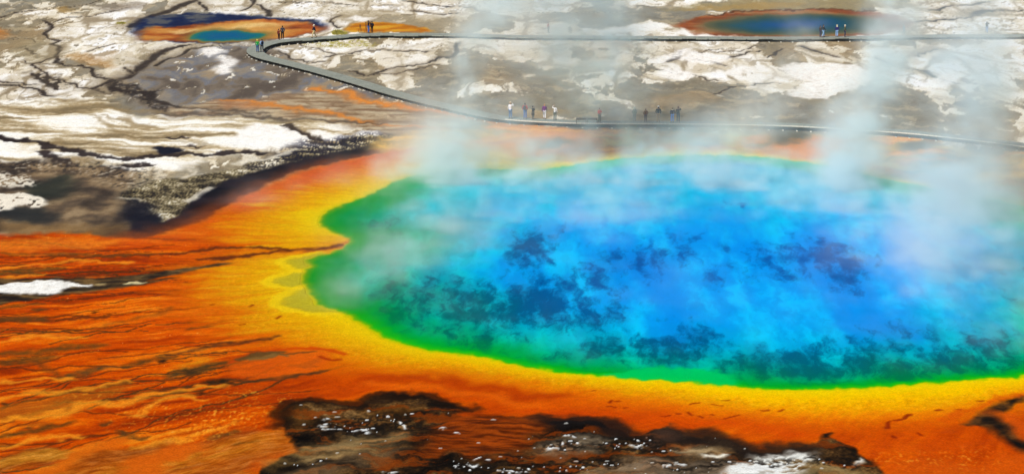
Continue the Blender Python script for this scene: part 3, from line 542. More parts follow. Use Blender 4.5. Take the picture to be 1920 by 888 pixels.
DARKS = [(1130, 690, 40, 14, .55), (1210, 676, 60, 16, .8), (1290, 655, 50, 20, .8), (1340, 690, 40, 16, .6), (1390, 690, 30, 24, .8), (1455, 660, 40, 22, .7), (1640, 700, 70, 18, .8), (1740, 700, 60, 16, .75), (1890, 640, 40, 24, .7), (1820, 640, 30, 20, .6), (1770, 660, 40, 20, .6), (860, 640, 60, 12, .6), (960, 640, 40, 20, .7), (1530, 720, 120, 10, .8), (780, 530, 60, 30, .45), (700, 500, 60, 30, .35), (640, 430, 50, 20, .4), (1005, 500, 30, 20, .5), (1150, 480, 30, 26, .5), (1410, 520, 30, 24, .45), (1000, 466, 36, 26, .95), (965, 480, 18, 16, .8), (1110, 512, 50, 26, 1), (1075, 530, 40, 22, .9), (900, 572, 42, 30, 1), (1040, 575, 60, 30, 1), (1120, 592, 40, 18, 1), (1050, 600, 50, 20, .9), (980, 590, 50, 30, .8), (730, 545, 40, 16, .75), (745, 590, 36, 18, .85), (800, 560, 60, 26, .6), (860, 524, 20, 10, .6), (690, 420, 60, 14, .55), (745, 455, 40, 14, .55),
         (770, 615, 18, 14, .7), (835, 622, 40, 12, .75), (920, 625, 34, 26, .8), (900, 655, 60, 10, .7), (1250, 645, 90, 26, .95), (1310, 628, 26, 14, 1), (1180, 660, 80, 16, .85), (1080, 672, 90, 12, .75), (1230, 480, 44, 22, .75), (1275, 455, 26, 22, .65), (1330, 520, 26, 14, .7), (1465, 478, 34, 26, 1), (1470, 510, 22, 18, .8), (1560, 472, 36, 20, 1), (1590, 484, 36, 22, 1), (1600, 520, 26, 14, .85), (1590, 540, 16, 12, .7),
         (1555, 610, 18, 10, .75), (1570, 650, 60, 20, .9), (1640, 622, 26, 12, .8), (1680, 618, 30, 12, .85), (1750, 620, 36, 12, .8), (1500, 690, 110, 26, 1), (1600, 690, 90, 26, .9), (1700, 690, 60, 24, .95), (1420, 700, 40, 18, .9), (1800, 685, 50, 20, .95), (1860, 685, 60, 18, .95), (1850, 655, 40, 24, .85), (1900, 560, 16, 16, .8), (1905, 580, 12, 10, .6), (1385, 386, 26, 8, .6), (1040, 430, 30, 12, .5), (1360, 462, 12, 8, .7), (1740, 480, 24, 14, .35), (1890, 505, 26, 16, .35), (1200, 440, 26, 10, .45), (1700, 655, 30, 10, .6), (1430, 700, 30, 24, .8)]  # dark gaps in the painted steam, where clear water shows

def waters(C):
    """Colour of the main spring's water by the distance to its edge, with bright lit steam and the dark gaps in it painted in. Returns the colours and the signed distance."""
    X, Y = C.X, C.Y
    x, y = C.at(3, .8)
    dp, _ = seg_dist(x, y, _pool_w, True, 40.0)
    d = -dp
    north = sst(215, 250, Y); west = sst(10, -22, X); south = sst(186, 168, Y) * (1 - west)
    k = 1.0 - .54 * west + .12 * south + 1.1 * north * (1 - west)
    wob = fbm(X / 5, Y / 14, 221, 4) * 2.2 + fbm(X / 1.6, Y / 4, 225, 3) * .6
    de = d * k + wob * sst(.6, 5, d)
    rim = [(-1, (190, 190, 6)), (0, (140, 188, 4)), (.35, (30, 180, 16)), (1.2, (0, 164, 44))]
    mid = ramp(de, rim + [(2.6, (0, 162, 92)), (5, (0, 164, 142)), (8, (0, 166, 186)), (12, (0, 162, 216)), (17, (0, 154, 234)), (26, (0, 150, 238))])
    wb = ramp(de, [(-1, (170, 176, 10)), (0, (110, 150, 10)), (.4, (16, 140, 36)), (1.2, (0, 140, 70)), (3.0, (0, 146, 108)), (7, (0, 156, 150)), (10, (0, 160, 188)), (15, (0, 152, 224))])
    ww = (west * sst(172, 190, Y))[:, None]
    mid += (wb - mid) * ww
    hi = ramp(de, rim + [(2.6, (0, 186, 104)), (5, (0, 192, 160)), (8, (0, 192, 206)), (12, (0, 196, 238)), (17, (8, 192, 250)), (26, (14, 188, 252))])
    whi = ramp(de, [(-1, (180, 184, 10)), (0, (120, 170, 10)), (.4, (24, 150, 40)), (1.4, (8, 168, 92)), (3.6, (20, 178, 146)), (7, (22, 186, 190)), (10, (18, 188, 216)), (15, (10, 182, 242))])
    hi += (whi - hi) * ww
    lo = ramp(de, [(0, (0, 128, 50)), (1.5, (0, 108, 66)), (4, (0, 88, 84)), (8, (0, 80, 104)), (13, (0, 74, 124)), (20, (0, 74, 142)), (30, (0, 78, 156))])
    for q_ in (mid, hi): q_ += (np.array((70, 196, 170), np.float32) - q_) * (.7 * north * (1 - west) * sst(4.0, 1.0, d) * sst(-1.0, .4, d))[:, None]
    # billows of lit steam over dark clear water, painted into the water colour
    wx, wy = C.w[3][0] + .5 * C.w[2][0], C.w[3][1] + .5 * C.w[2][1]
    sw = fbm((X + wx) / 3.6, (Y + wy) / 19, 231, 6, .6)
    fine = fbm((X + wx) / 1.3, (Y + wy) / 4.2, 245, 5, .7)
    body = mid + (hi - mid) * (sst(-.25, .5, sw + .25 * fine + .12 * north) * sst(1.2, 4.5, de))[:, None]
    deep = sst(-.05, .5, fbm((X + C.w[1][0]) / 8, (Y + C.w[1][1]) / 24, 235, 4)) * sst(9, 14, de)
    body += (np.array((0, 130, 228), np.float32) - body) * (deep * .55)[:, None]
    body += (np.array((10, 186, 208), np.float32) - body) * (.75 * sst(205, 236, Y + 6 * sw) * sst(3, 8, d))[:, None]  # pale cyan of the steam over the far water, put into the colour
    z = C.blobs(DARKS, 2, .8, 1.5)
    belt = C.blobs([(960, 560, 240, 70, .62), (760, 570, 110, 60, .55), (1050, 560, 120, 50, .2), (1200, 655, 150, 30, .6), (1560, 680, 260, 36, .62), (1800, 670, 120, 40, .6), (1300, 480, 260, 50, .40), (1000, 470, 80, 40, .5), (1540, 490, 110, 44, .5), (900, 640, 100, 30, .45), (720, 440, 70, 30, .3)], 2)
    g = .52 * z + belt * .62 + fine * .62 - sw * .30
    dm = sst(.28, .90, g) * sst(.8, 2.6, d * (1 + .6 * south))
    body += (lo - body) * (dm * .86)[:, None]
    body *= (1 + .05 * fine)[:, None]
    # green shelf near the front
    sh = C.mask('1130,704 1180,694 1240,688 1310,690 1370,702 1380,722 1300,715 1200,709', .5, 3)
    body += (np.array((0, 200, 96), np.float32) - body) * (sh * .8)[:, None]
    return body, dp

def paint(X, Y, pool_only=False):
    C = Canvas(X, Y)
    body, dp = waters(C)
    if not pool_only:
        plain(C); back_features(C); small_pools(C); west_flats(C); north_shore(C); apron(C, dp); south_mud(C)
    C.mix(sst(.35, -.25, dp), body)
    # the two small springs' water
    for Lw, stops, ref in ((_little_w, [(0, (120, 120, 60)), (.5, (40, 112, 96)), (1.6, (14, 98, 120)), (4, (12, 88, 130))], 5.0), (_far_w, [(0, (104, 96, 66)), (2.0, (66, 80, 68)), (5, (28, 76, 92)), (9, (10, 76, 124)), (12, (6, 72, 138))], 12.0)):
        x, y = C.at(2, .6)
        q, _ = seg_dist(x, y, Lw, True, ref)
        C.mix(sst(.6, -.6, q), ramp(-q, stops))
    return np.clip(C.c, 0, 255), dp
# ------------------------------------------------------------------ ground and water
GAIN = 1.12                                       # what full daylight here makes of a base colour
def lin(c):
    c = np.asarray(c, np.float32) / 255.0
    return np.where(c <= .04045, c / 12.92, ((c + .055) / 1.055) ** 2.4)
def albedo(c): return np.clip(lin(c) / GAIN, 0, .86)

def node_mat(name):
    m = bpy.data.materials.new(name); m.use_nodes = True
    t = m.node_tree; b = t.nodes['Principled BSDF']
    return m, t, b
def N(t, kind, **kw):
    n = t.nodes.new(kind)
    for k, v in kw.items(): setattr(n, k, v)
    return n

def tag(o, label=None, cat=None, group=None, kind=None):
    if label: o['label'] = label
    if cat: o['category'] = cat
    if group: o['group'] = group
    if kind: o['kind'] = kind
    return o

def grid_mesh(name, V, quads, rgb, rough):
    me = bpy.data.meshes.new(name)
    nv, nq = len(V), len(quads)
    me.vertices.add(nv); me.vertices.foreach_set('co', V.astype(np.float32).ravel())
    me.loops.add(nq * 4); me.loops.foreach_set('vertex_index', quads.astype(np.int32).ravel())
    me.polygons.add(nq); me.polygons.foreach_set('loop_start', np.arange(nq, dtype=np.int32) * 4)
    me.polygons.foreach_set('use_smooth', np.ones(nq, bool))
    at = me.color_attributes.new('mineral_and_steam', 'FLOAT_COLOR', 'POINT')
    at.data.foreach_set('color', np.concatenate([rgb, np.ones((nv, 1))], 1).astype(np.float32).ravel())
    r = me.attributes.new('damp', 'FLOAT', 'POINT'); r.data.foreach_set('value', rough.astype(np.float32))
    me.update(calc_edges=True)
    return me

# rows and columns of the survey: fine over the basin, coarse out to the horizon
us = np.concatenate([-np.geomspace(4.5, .30, 40), np.linspace(-.255, .255, 1400), np.geomspace(.30, 4.5, 40)])
ys = np.concatenate([np.linspace(40, 132, 24), 1.0 / np.linspace(1 / 136., 1 / 420., 640), np.geomspace(428, 9000, 60)])
UU, YY = np.meshgrid(us, ys)
gx, gy = (UU * YY).ravel(), YY.ravel()
fx32, fy32 = gx.astype(np.float32), gy.astype(np.float32)
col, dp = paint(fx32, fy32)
lum = col.mean(1)
relief = .05 * fbm(fx32 / 2.6, fy32 / 2.6, 301, 3) + .10 * fbm(fx32 / 9, fy32 / 9, 305, 2) + .05 * (sst(60, 200, lum) - .5)
z = np.where(dp < 40, relief * sst(.3, 3.0, dp), relief)
z = np.where(dp < .3, -.04 - .05 * np.clip(.3 - dp, 0, 12), z)
small = [seg_dist(fx32, fy32, Lw, True, 8.0)[0] for Lw in (_little_w, _far_w)]
for q in small: z = z * sst(0, 6, q) - .06 * sst(.3, -.3, q)
damp = np.clip(1 - lum / 210.0, 0, 1)
nx, ny = len(us), len(ys)
idx = np.arange(nx * ny).reshape(ny, nx)
quads = np.stack([idx[:-1, :-1], idx[:-1, 1:], idx[1:, 1:], idx[1:, :-1]], -1).reshape(-1, 4)
V = np.stack([gx, gy, z], 1)
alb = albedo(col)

def ground_material():
    m, t, b = node_mat('sinter_and_bacterial_mat')
    at = N(t, 'ShaderNodeAttribute', attribute_name='mineral_and_steam'); dm = N(t, 'ShaderNodeAttribute', attribute_name='damp')
    geo = N(t, 'ShaderNodeNewGeometry')
    n1 = N(t, 'ShaderNodeTexNoise'); n1.inputs['Scale'].default_value = 1.7; n1.inputs['Detail'].default_value = 6; n1.inputs['Roughness'].default_value = .65
    n2 = N(t, 'ShaderNodeTexNoise'); n2.inputs['Scale'].default_value = 7.0; n2.inputs['Detail'].default_value = 5; n2.inputs['Roughness'].default_value = .6
    for n in (n1, n2): t.links.new(geo.outputs['Position'], n.inputs['Vector'])
    mr = N(t, 'ShaderNodeMapRange'); mr.inputs[1].default_value = .25; mr.inputs[2].default_value = .75; mr.inputs[3].default_value = .84; mr.inputs[4].default_value = 1.12
    t.links.new(n1.outputs[0], mr.inputs[0])
    mr2 = N(t, 'ShaderNodeMapRange'); mr2.inputs[1].default_value = .3; mr2.inputs[2].default_value = .7; mr2.inputs[3].default_value = .80; mr2.inputs[4].default_value = 1.20
    t.links.new(n2.outputs[0], mr2.inputs[0])
    mu = N(t, 'ShaderNodeMath', operation='MULTIPLY'); t.links.new(mr.outputs[0], mu.inputs[0]); t.links.new(mr2.outputs[0], mu.inputs[1])
    vm = N(t, 'ShaderNodeVectorMath', operation='SCALE'); t.links.new(at.outputs['Color'], vm.inputs[0]); t.links.new(mu.outputs[0], vm.inputs['Scale'])
    t.links.new(vm.outputs[0], b.inputs['Base Color'])
    ro = N(t, 'ShaderNodeMapRange'); ro.inputs[3].default_value = .92; ro.inputs[4].default_value = .62
    t.links.new(dm.outputs['Fac'], ro.inputs[0]); t.links.new(ro.outputs[0], b.inputs['Roughness'])
    b.inputs['Specular IOR Level'].default_value = .005
    bp = N(t, 'ShaderNodeBump'); bp.inputs['Strength'].default_value = .3; bp.inputs['Distance'].default_value = .05
    t.links.new(n1.outputs[0], bp.inputs['Height']); t.links.new(bp.outputs[0], b.inputs['Normal'])
    return m

def water_material():
    m, t, b = node_mat('hot_spring_water')
    at = N(t, 'ShaderNodeAttribute', attribute_name='mineral_and_steam')
    t.links.new(at.outputs['Color'], b.inputs['Base Color'])
    b.inputs['Roughness'].default_value = .22; b.inputs['IOR'].default_value = 1.33; b.inputs['Specular IOR Level'].default_value = .0
    geo = N(t, 'ShaderNodeNewGeometry')
    n = N(t, 'ShaderNodeTexNoise'); n.inputs['Scale'].default_value = .9; n.inputs['Detail'].default_value = 3
    t.links.new(geo.outputs['Position'], n.inputs['Vector'])
    bp = N(t, 'ShaderNodeBump'); bp.inputs['Strength'].default_value = .25; bp.inputs['Distance'].default_value = .05
    t.links.new(n.outputs[0], bp.inputs['Height']); t.links.new(bp.outputs[0], b.inputs['Normal'])
    return m

ground = bpy.data.objects.new('ground', grid_mesh('ground', V, quads, alb, damp))
S.collection.objects.link(ground); tag(ground, kind='structure')
ground.data.materials.append(ground_material())

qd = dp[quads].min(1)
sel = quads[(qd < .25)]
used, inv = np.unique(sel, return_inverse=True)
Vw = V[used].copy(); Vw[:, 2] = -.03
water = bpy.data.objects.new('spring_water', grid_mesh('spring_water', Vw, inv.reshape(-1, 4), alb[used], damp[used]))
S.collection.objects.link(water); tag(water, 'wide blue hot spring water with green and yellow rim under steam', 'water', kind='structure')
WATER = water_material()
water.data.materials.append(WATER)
for q, lab in zip(small, ('small teal hot spring water inside the orange ring at upper left', 'wide deep blue hot spring water beyond the far boardwalk')):
    sel = quads[q[quads].min(1) < .2]
    used, inv = np.unique(sel, return_inverse=True)
    Vw = V[used].copy(); Vw[:, 2] = -.02
    o = bpy.data.objects.new('spring_water', grid_mesh('spring_water', Vw, inv.reshape(-1, 4), alb[used], damp[used]))
    S.collection.objects.link(o); tag(o, lab, 'water', kind='structure'); o.data.materials.append(WATER)
# ------------------------------------------------------------------ boardwalk
DECK_Z = .48
def on_deck(px, py, zz=DECK_Z):
    u = (np.asarray(px, float) - 960.0) / FOC; v = (444.0 - np.asarray(py, float)) / FOC
    t = (CAM_H - zz) / (_st - v * _ct)
    return u * t, (_ct + v * _st) * t

def plain_mat(name, c, rough=.8, spec=.2, var=.0, scale=6.0, stretch=None):
    m, t, b = node_mat(name)
    b.inputs['Roughness'].default_value = rough; b.inputs['Specular IOR Level'].default_value = spec
    if var:
        n = N(t, 'ShaderNodeTexNoise'); n.inputs['Scale'].default_value = scale; n.inputs['Detail'].default_value = 4
        g = N(t, 'ShaderNodeNewGeometry'); t.links.new(g.outputs['Position'], n.inputs['Vector'])
        mx = N(t, 'ShaderNodeMapRange'); mx.inputs[1].default_value = .3; mx.inputs[2].default_value = .7; mx.inputs[3].default_value = 1 - var; mx.inputs[4].default_value = 1 + var
        t.links.new(n.outputs[0], mx.inputs[0])
        vm = N(t, 'ShaderNodeVectorMath', operation='SCALE'); vm.inputs[0].default_value = c; t.links.new(mx.outputs[0], vm.inputs['Scale'])
        t.links.new(vm.outputs[0], b.inputs['Base Color'])
    else:
        b.inputs['Base Color'].default_value = (*c, 1)
    return m

def mesh_obj(name, verts, faces, mats, parent=None, fmat=None, smooth=False):
    me = bpy.data.meshes.new(name); me.from_pydata([tuple(v) for v in verts], [], faces)
    for m in (mats if isinstance(mats, (list, tuple)) else [mats]): me.materials.append(m)
    if fmat: me.polygons.foreach_set('material_index', fmat)
    if smooth: me.polygons.foreach_set('use_smooth', [True] * len(me.polygons))
    me.update()
    o = bpy.data.objects.new(name, me); S.collection.objects.link(o)
    if parent: o.parent = parent
    return o

class MB:
    """Gathers boxes and tubes for one mesh."""
    def __init__(s): s.v, s.f, s.m = [], [], []
    def hexa(s, c, mi=0):
        b = len(s.v); s.v += [tuple(q) for q in c]
        for q in ((0, 3, 2, 1), (4, 5, 6, 7), (0, 1, 5, 4), (1, 2, 6, 5), (2, 3, 7, 6), (3, 0, 4, 7)): s.f.append(tuple(b + i for i in q)); s.m.append(mi)
    def box(s, x0, x1, y0, y1, z0, z1, mi=0):
        s.hexa([(x0, y0, z0), (x1, y0, z0), (x1, y1, z0), (x0, y1, z0), (x0, y0, z1), (x1, y0, z1), (x1, y1, z1), (x0, y1, z1)], mi)
    def bar(s, p, q, a, bdir, w, mi=0, z0=0, z1=0):
        """A beam from p to q in plan, w wide, between heights z0 and z1."""
        p = np.array(p[:2], float); q = np.array(q[:2], float); d = q - p; d /= max(np.hypot(*d), 1e-6); n = np.array((-d[1], d[0])) * w / 2
        c = [p - n, q - n, q + n, p + n]
        s.hexa([(*k, z0) for k in c] + [(*k, z1) for k in c], mi)
    def tube(s, pts_, rad, seg=6, mi=0):
        b = len(s.v); pts_ = [Vector(p) for p in pts_]; n = len(pts_)
        rad = rad if isinstance(rad, (list, tuple)) else [rad] * n
        for i, p in enumerate(pts_):
            d = (pts_[min(i + 1, n - 1)] - pts_[max(i - 1, 0)]).normalized()
            a = d.orthogonal().normalized(); c = d.cross(a)
            for k in range(seg):
                t = 2 * math.pi * k / seg; s.v.append(tuple(p + (a * math.cos(t) + c * math.sin(t)) * rad[i]))
        for i in range(n - 1):
            for k in range(seg): s.f.append((b + i * seg + k, b + i * seg + (k + 1) % seg, b + (i + 1) * seg + (k + 1) % seg, b + (i + 1) * seg + k)); s.m.append(mi)
        s.f.append(tuple(b + k for k in reversed(range(seg)))); s.m.append(mi); s.f.append(tuple(b + (n - 1) * seg + k for k in range(seg))); s.m.append(mi)
    def ball(s, c, r, seg=8, rings=6, mi=0):
        b = len(s.v); r = r if isinstance(r, (tuple, list)) else (r, r, r)
        s.v.append((c[0], c[1], c[2] - r[2]))
        for i in range(1, rings):
            a = -math.pi / 2 + math.pi * i / rings
            for k in range(seg):
                t = 2 * math.pi * k / seg; s.v.append((c[0] + r[0] * math.cos(a) * math.cos(t), c[1] + r[1] * math.cos(a) * math.sin(t), c[2] + r[2] * math.sin(a)))
        s.v.append((c[0], c[1], c[2] + r[2])); top = len(s.v) - 1
        for k in range(seg):
            s.f.append((b, b + 1 + (k + 1) % seg, b + 1 + k)); s.m.append(mi); s.f.append((top, top - seg + k, top - seg + (k + 1) % seg)); s.m.append(mi)
        for i in range(rings - 2):
            for k in range(seg): s.f.append((b + 1 + i * seg + k, b + 1 + i * seg + (k + 1) % seg, b + 1 + (i + 1) * seg + (k + 1) % seg, b + 1 + (i + 1) * seg + k)); s.m.append(mi)
    def build(s, name, mats, parent=None, smooth=False): return mesh_obj(name, s.v, s.f, mats, parent, s.m, smooth)

def empty(name, loc, rz=0):
    o = bpy.data.objects.new(name, None); S.collection.objects.link(o); o.location = loc; o.rotation_euler = (0, 0, rz); o.empty_display_size = .3
    return o

WOOD = plain_mat('weathered_grey_planks', (.27, .29, .245), .85, .15, .16, 3.0)
PALE = plain_mat('sun_bleached_kerb_wood', (.72, .70, .60), .8, .15, .12, 4.0)
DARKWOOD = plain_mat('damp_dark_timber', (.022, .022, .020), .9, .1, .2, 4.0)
FOOT = plain_mat('pale_concrete_footing', (.72, .70, .62), .9, .1, .1, 8.0)

def resample(p, step):
    d = np.concatenate([[0], np.cumsum(np.hypot(*np.diff(p, axis=0).T))]); n = int(d[-1] / step)
    t = np.linspace(0, d[-1], n + 1)
    return np.stack([np.interp(t, d, p[:, 0]), np.interp(t, d, p[:, 1])], 1)

def boardwalk():
    centre = [(2180, 60), (2050, 63), (1920, 66), (1780, 66.8), (1650, 69), (1540, 70.3), (1480, 71), (1370, 70.8), (1260, 70), (1120, 69), (960, 67.8), (860, 64.8), (760, 64.5), (696, 64.4), (660, 66.5), (620, 69.6), (580, 72.6), (550, 74.6),
              (527, 77), (508, 80), (492, 84.5), (481, 90), (478, 95.5), (482, 100.5), (492, 105.5), (515, 112), (542, 118.5), (592, 131), (642, 145), (688, 158.5), (728, 171), (780, 185), (850, 201.5), (900, 213),
              (935, 219.5), (985, 224.4), (1047, 227.4), (1100, 229), (1205, 229.6), (1338, 230.6), (1440, 232.7), (1535, 236.6), (1675, 245.5), (1735, 250.4), (1840, 262), (1920, 272), (2010, 285), (2120, 302)]
    P = np.stack(on_deck(np.array([c[0] for c in centre]), np.array([c[1] for c in centre])), 1)
    P = resample(smooth_line(P, False, 6), .16)
    for _ in range(6): P[1:-1] = (P[:-2] + 2 * P[1:-1] + P[2:]) / 4
    T = np.gradient(P, axis=0); T /= np.hypot(T[:, 0], T[:, 1])[:, None]; Nn = np.stack([-T[:, 1], T[:, 0]], 1)
    hw = 1.12
    root = empty('boardwalk', (0, 0, 0)); tag(root, 'grey plank boardwalk curving round between the hot springs on short pale posts', 'boardwalk')
    rnd = random.Random(3)
    mb = MB()
    for i in range(len(P) - 1):                                    # every plank lies across the walk
        p, q = P[i], P[i + 1]; g = .012
        a, b = p + (q - p) * (g / .16), q
        dz = rnd.uniform(-.004, .004); e = rnd.uniform(-.02, .02)
        c = [a - Nn[i] * (hw + e), b - Nn[i + 1] * (hw + e), b + Nn[i + 1] * (hw - e), a + Nn[i] * (hw - e)]
        mb.hexa([(*k, DECK_Z - .05 + dz) for k in c] + [(*k, DECK_Z + dz) for k in c], rnd.choice((0, 0, 0, 1)))
    WOOD2 = plain_mat('weathered_grey_planks_darker', (.235, .25, .215), .85, .15, .16, 3.0)
    mb.build('deck', [WOOD, WOOD2], root)
    for s in (-1, 1):
        m = MB(); k = 6
        for i in range(0, len(P) - k, k):
            a, b = P[i] + Nn[i] * s * (hw - .30), P[i + k] + Nn[i + k] * s * (hw - .30)
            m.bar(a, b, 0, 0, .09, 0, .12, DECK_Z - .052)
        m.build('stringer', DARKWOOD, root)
    # the side the photograph looks at: whichever edge lies nearer the viewer
    side = np.where((Nn * P).sum(1) < 0, 1, -1)                      # +1: the +normal edge faces the viewer
    px_of = 960 + P[:, 0] / np.hypot(P[:, 1], CAM_H) * FOC
    # kerb: continuous on the reach beside the spring, broken pieces on the far reach
    ymid = P[:, 1]
    near_reach = (np.arange(len(P)) > len(P) * .62) & (px_of > 955)
    far_reach = (np.arange(len(P)) < len(P) * .5) & (px_of > 575)
    m = MB(); k = 8
    for i in range(0, len(P) - k, k):
        if near_reach[i]:
            for s in (1,) :
                s = side[i]
                a, b = P[i] + Nn[i] * s * (hw - .06), P[i + k] + Nn[i + k] * s * (hw - .06)
                m.bar(a, b, 0, 0, .10, 0, DECK_Z + .006, DECK_Z + .10)
    m.build('kerb', PALE, root)
    k = 11; n = 0
    for i in range(0, len(P) - k, k):
        if far_reach[i]:
            n += 1
            if n % 3 == 0: continue
            s = side[i]
            a, b = P[i] + Nn[i] * s * (hw + .03), P[i + k - 1] + Nn[i + k - 1] * s * (hw + .03)
            m = MB(); m.bar(a, b, 0, 0, .05, 0, DECK_Z - .12, DECK_Z - .02); m.build('edge_board', WOOD, root)
    # posts with pale footings
    posts = []
    for i in range(4, len(P), 10):
        s = side[i]; c = P[i] + Nn[i] * s * (hw - .05)
        posts.append((np.hypot(*c), c, T[i], i))
    vis = [q for q in posts if abs(q[1][0]) / q[1][1] < .235]
    vis.sort(key=lambda q: q[0])
    def post_mb(m, c, t):
        ang = math.atan2(t[1], t[0]); ca, sa = math.cos(ang), math.sin(ang)
        def rb(w, d, z0, z1, mi):
            o = [(-w, -d), (w, -d), (w, d), (-w, d)]
            pl = [(c[0] + x * ca - y * sa, c[1] + x * sa + y * ca) for x, y in o]
            m.hexa([(*k, z0) for k in pl] + [(*k, z1) for k in pl], mi)
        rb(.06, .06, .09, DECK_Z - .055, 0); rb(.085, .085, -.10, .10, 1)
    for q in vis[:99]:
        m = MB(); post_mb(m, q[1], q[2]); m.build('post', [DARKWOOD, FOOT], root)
    m = MB()
    for q in vis[99:]: post_mb(m, q[1], q[2])
    o = m.build('post', [DARKWOOD, FOOT], root); o['kind'] = 'stuff'
    return P
boardwalk()

# ------------------------------------------------------------------ benches and tripods
BENCHWOOD = plain_mat('dark_bench_timber', (.085, .07, .058), .8, .2, .2, 8.0)
def bench(px, py, label, rz):
    x, y = on_deck(px, py); r = empty('bench', (float(x), float(y), DECK_Z + .004), rz)
    tag(r, label, 'bench', 'benches on the boardwalk')
    m = MB()
    for i in range(4): m.box(-.58, .58, -.21 + i * .107, -.21 + i * .107 + .098, .56, .61)
    m.build('seat', BENCHWOOD, r)
    m = MB(); m.box(-.56, .56, -.185, -.145, .40, .557); m.build('apron', BENCHWOOD, r)
    for sx in (-1, 1):
        for sy in (-1, 1):
            m = MB(); m.box(sx * .53 - .04, sx * .53 + .04, sy * .14 - .035 + (.0 if sy > 0 else .04), sy * .14 + .035 + (.0 if sy > 0 else .04), 0, .557 if sy > 0 else .557); m.build('leg', BENCHWOOD, r)
bench(1090, 231.6, 'dark plank bench on the boardwalk, farther from the person in red', .0)
bench(1110.5, 231.6, 'dark plank bench on the boardwalk, beside the person in the red jacket', .03)

BLACK = plain_mat('black_metal', (.012, .012, .013), .5, .4)
def tripod(px, py, label, camera_label=None, spread=.30, h=1.24):
    x, y = on_deck(px, py); r = empty('tripod', (float(x), float(y), DECK_Z + .004), .35); tag(r, label, 'tripod')
    for k in range(3):
        a = 2 * math.pi * k / 3 + .5
        m = MB(); m.tube([(math.cos(a) * spread, math.sin(a) * spread, 0), (math.cos(a) * spread * .5, math.sin(a) * spread * .5, h * .45), (math.cos(a) * .03, math.sin(a) * .03, h - .14)], [.014, .019, .026]); m.build('leg', BLACK, r)
    m = MB(); m.tube([(0, 0, h - .30), (0, 0, h - .02)], .022); m.ball((0, 0, h - .12), (.055, .055, .04)); m.box(-.05, .05, -.05, .05, h - .03, h); m.build('head', BLACK, r)
    if camera_label:
        c = empty('photo_camera', (float(x), float(y), DECK_Z + .006 + h), .9); tag(c, camera_label, 'camera')
        m = MB(); m.box(-.08, .08, -.045, .045, 0, .11); m.box(-.03, .03, -.03, .04, .11, .14); m.build('camera_body', BLACK, c)
        m = MB(); m.tube([(0, .046, .055), (0, .12, .055), (0, .17, .055)], [.038, .04, .045], 10); m.build('lens', BLACK, c)
tripod(675.5, 62.4, 'black tripod standing alone with nothing on it beside the orange spring', None, .36, 1.28)
tripod(686.5, 62.2, 'black tripod holding a camera in front of the person in blue jeans', 'black camera on the tripod of the photographer in blue jeans', .22, 1.36)
# ------------------------------------------------------------------ people
def skin_mesh(name, joints, bones, subdiv=1):
    """Grow one continuous surface round a skeleton of joints {key: (x, y, z, radius or (rx, ry))}; the first joint is the root."""
    keys = list(joints); ix = {k: i for i, k in enumerate(keys)}
    me = bpy.data.meshes.new(name); me.from_pydata([joints[k][:3] for k in keys], [(ix[a], ix[b]) for a, b in bones], []); me.update()
    o = bpy.data.objects.new(name, me); S.collection.objects.link(o)
    o.modifiers.new('skin', 'SKIN').use_smooth_shade = True
    for i, k in enumerate(keys):
        r = joints[k][3]; r = r if isinstance(r, tuple) else (r, r)
        me.skin_vertices[0].data[i].radius = r; me.skin_vertices[0].data[i].use_root = (i == 0)
    sm = o.modifiers.new('soft', 'SUBSURF'); sm.levels = sm.render_levels = subdiv
    bpy.context.view_layer.update()
    new = bpy.data.meshes.new_from_object(o.evaluated_get(bpy.context.evaluated_depsgraph_get()))
    bpy.data.objects.remove(o); bpy.data.meshes.remove(me); new.name = name
    return new

def cloth(name, c): return plain_mat(name, tuple(float(q) for q in albedo(c)), .9, .1, .12, 14.0)
SKIN = plain_mat('skin', (.48, .26, .17), .6, .3); SHOE = plain_mat('dark_shoes', (.03, .025, .022), .7, .3); EYE = plain_mat('eye', (.02, .015, .012), .3, .5); LIP = plain_mat('lips', (.36, .13, .10), .5, .3)
_mats = {}
def cm(kind, c):
    k = (kind, c)
    if k not in _mats: _mats[k] = cloth(kind, c)
    return _mats[k]

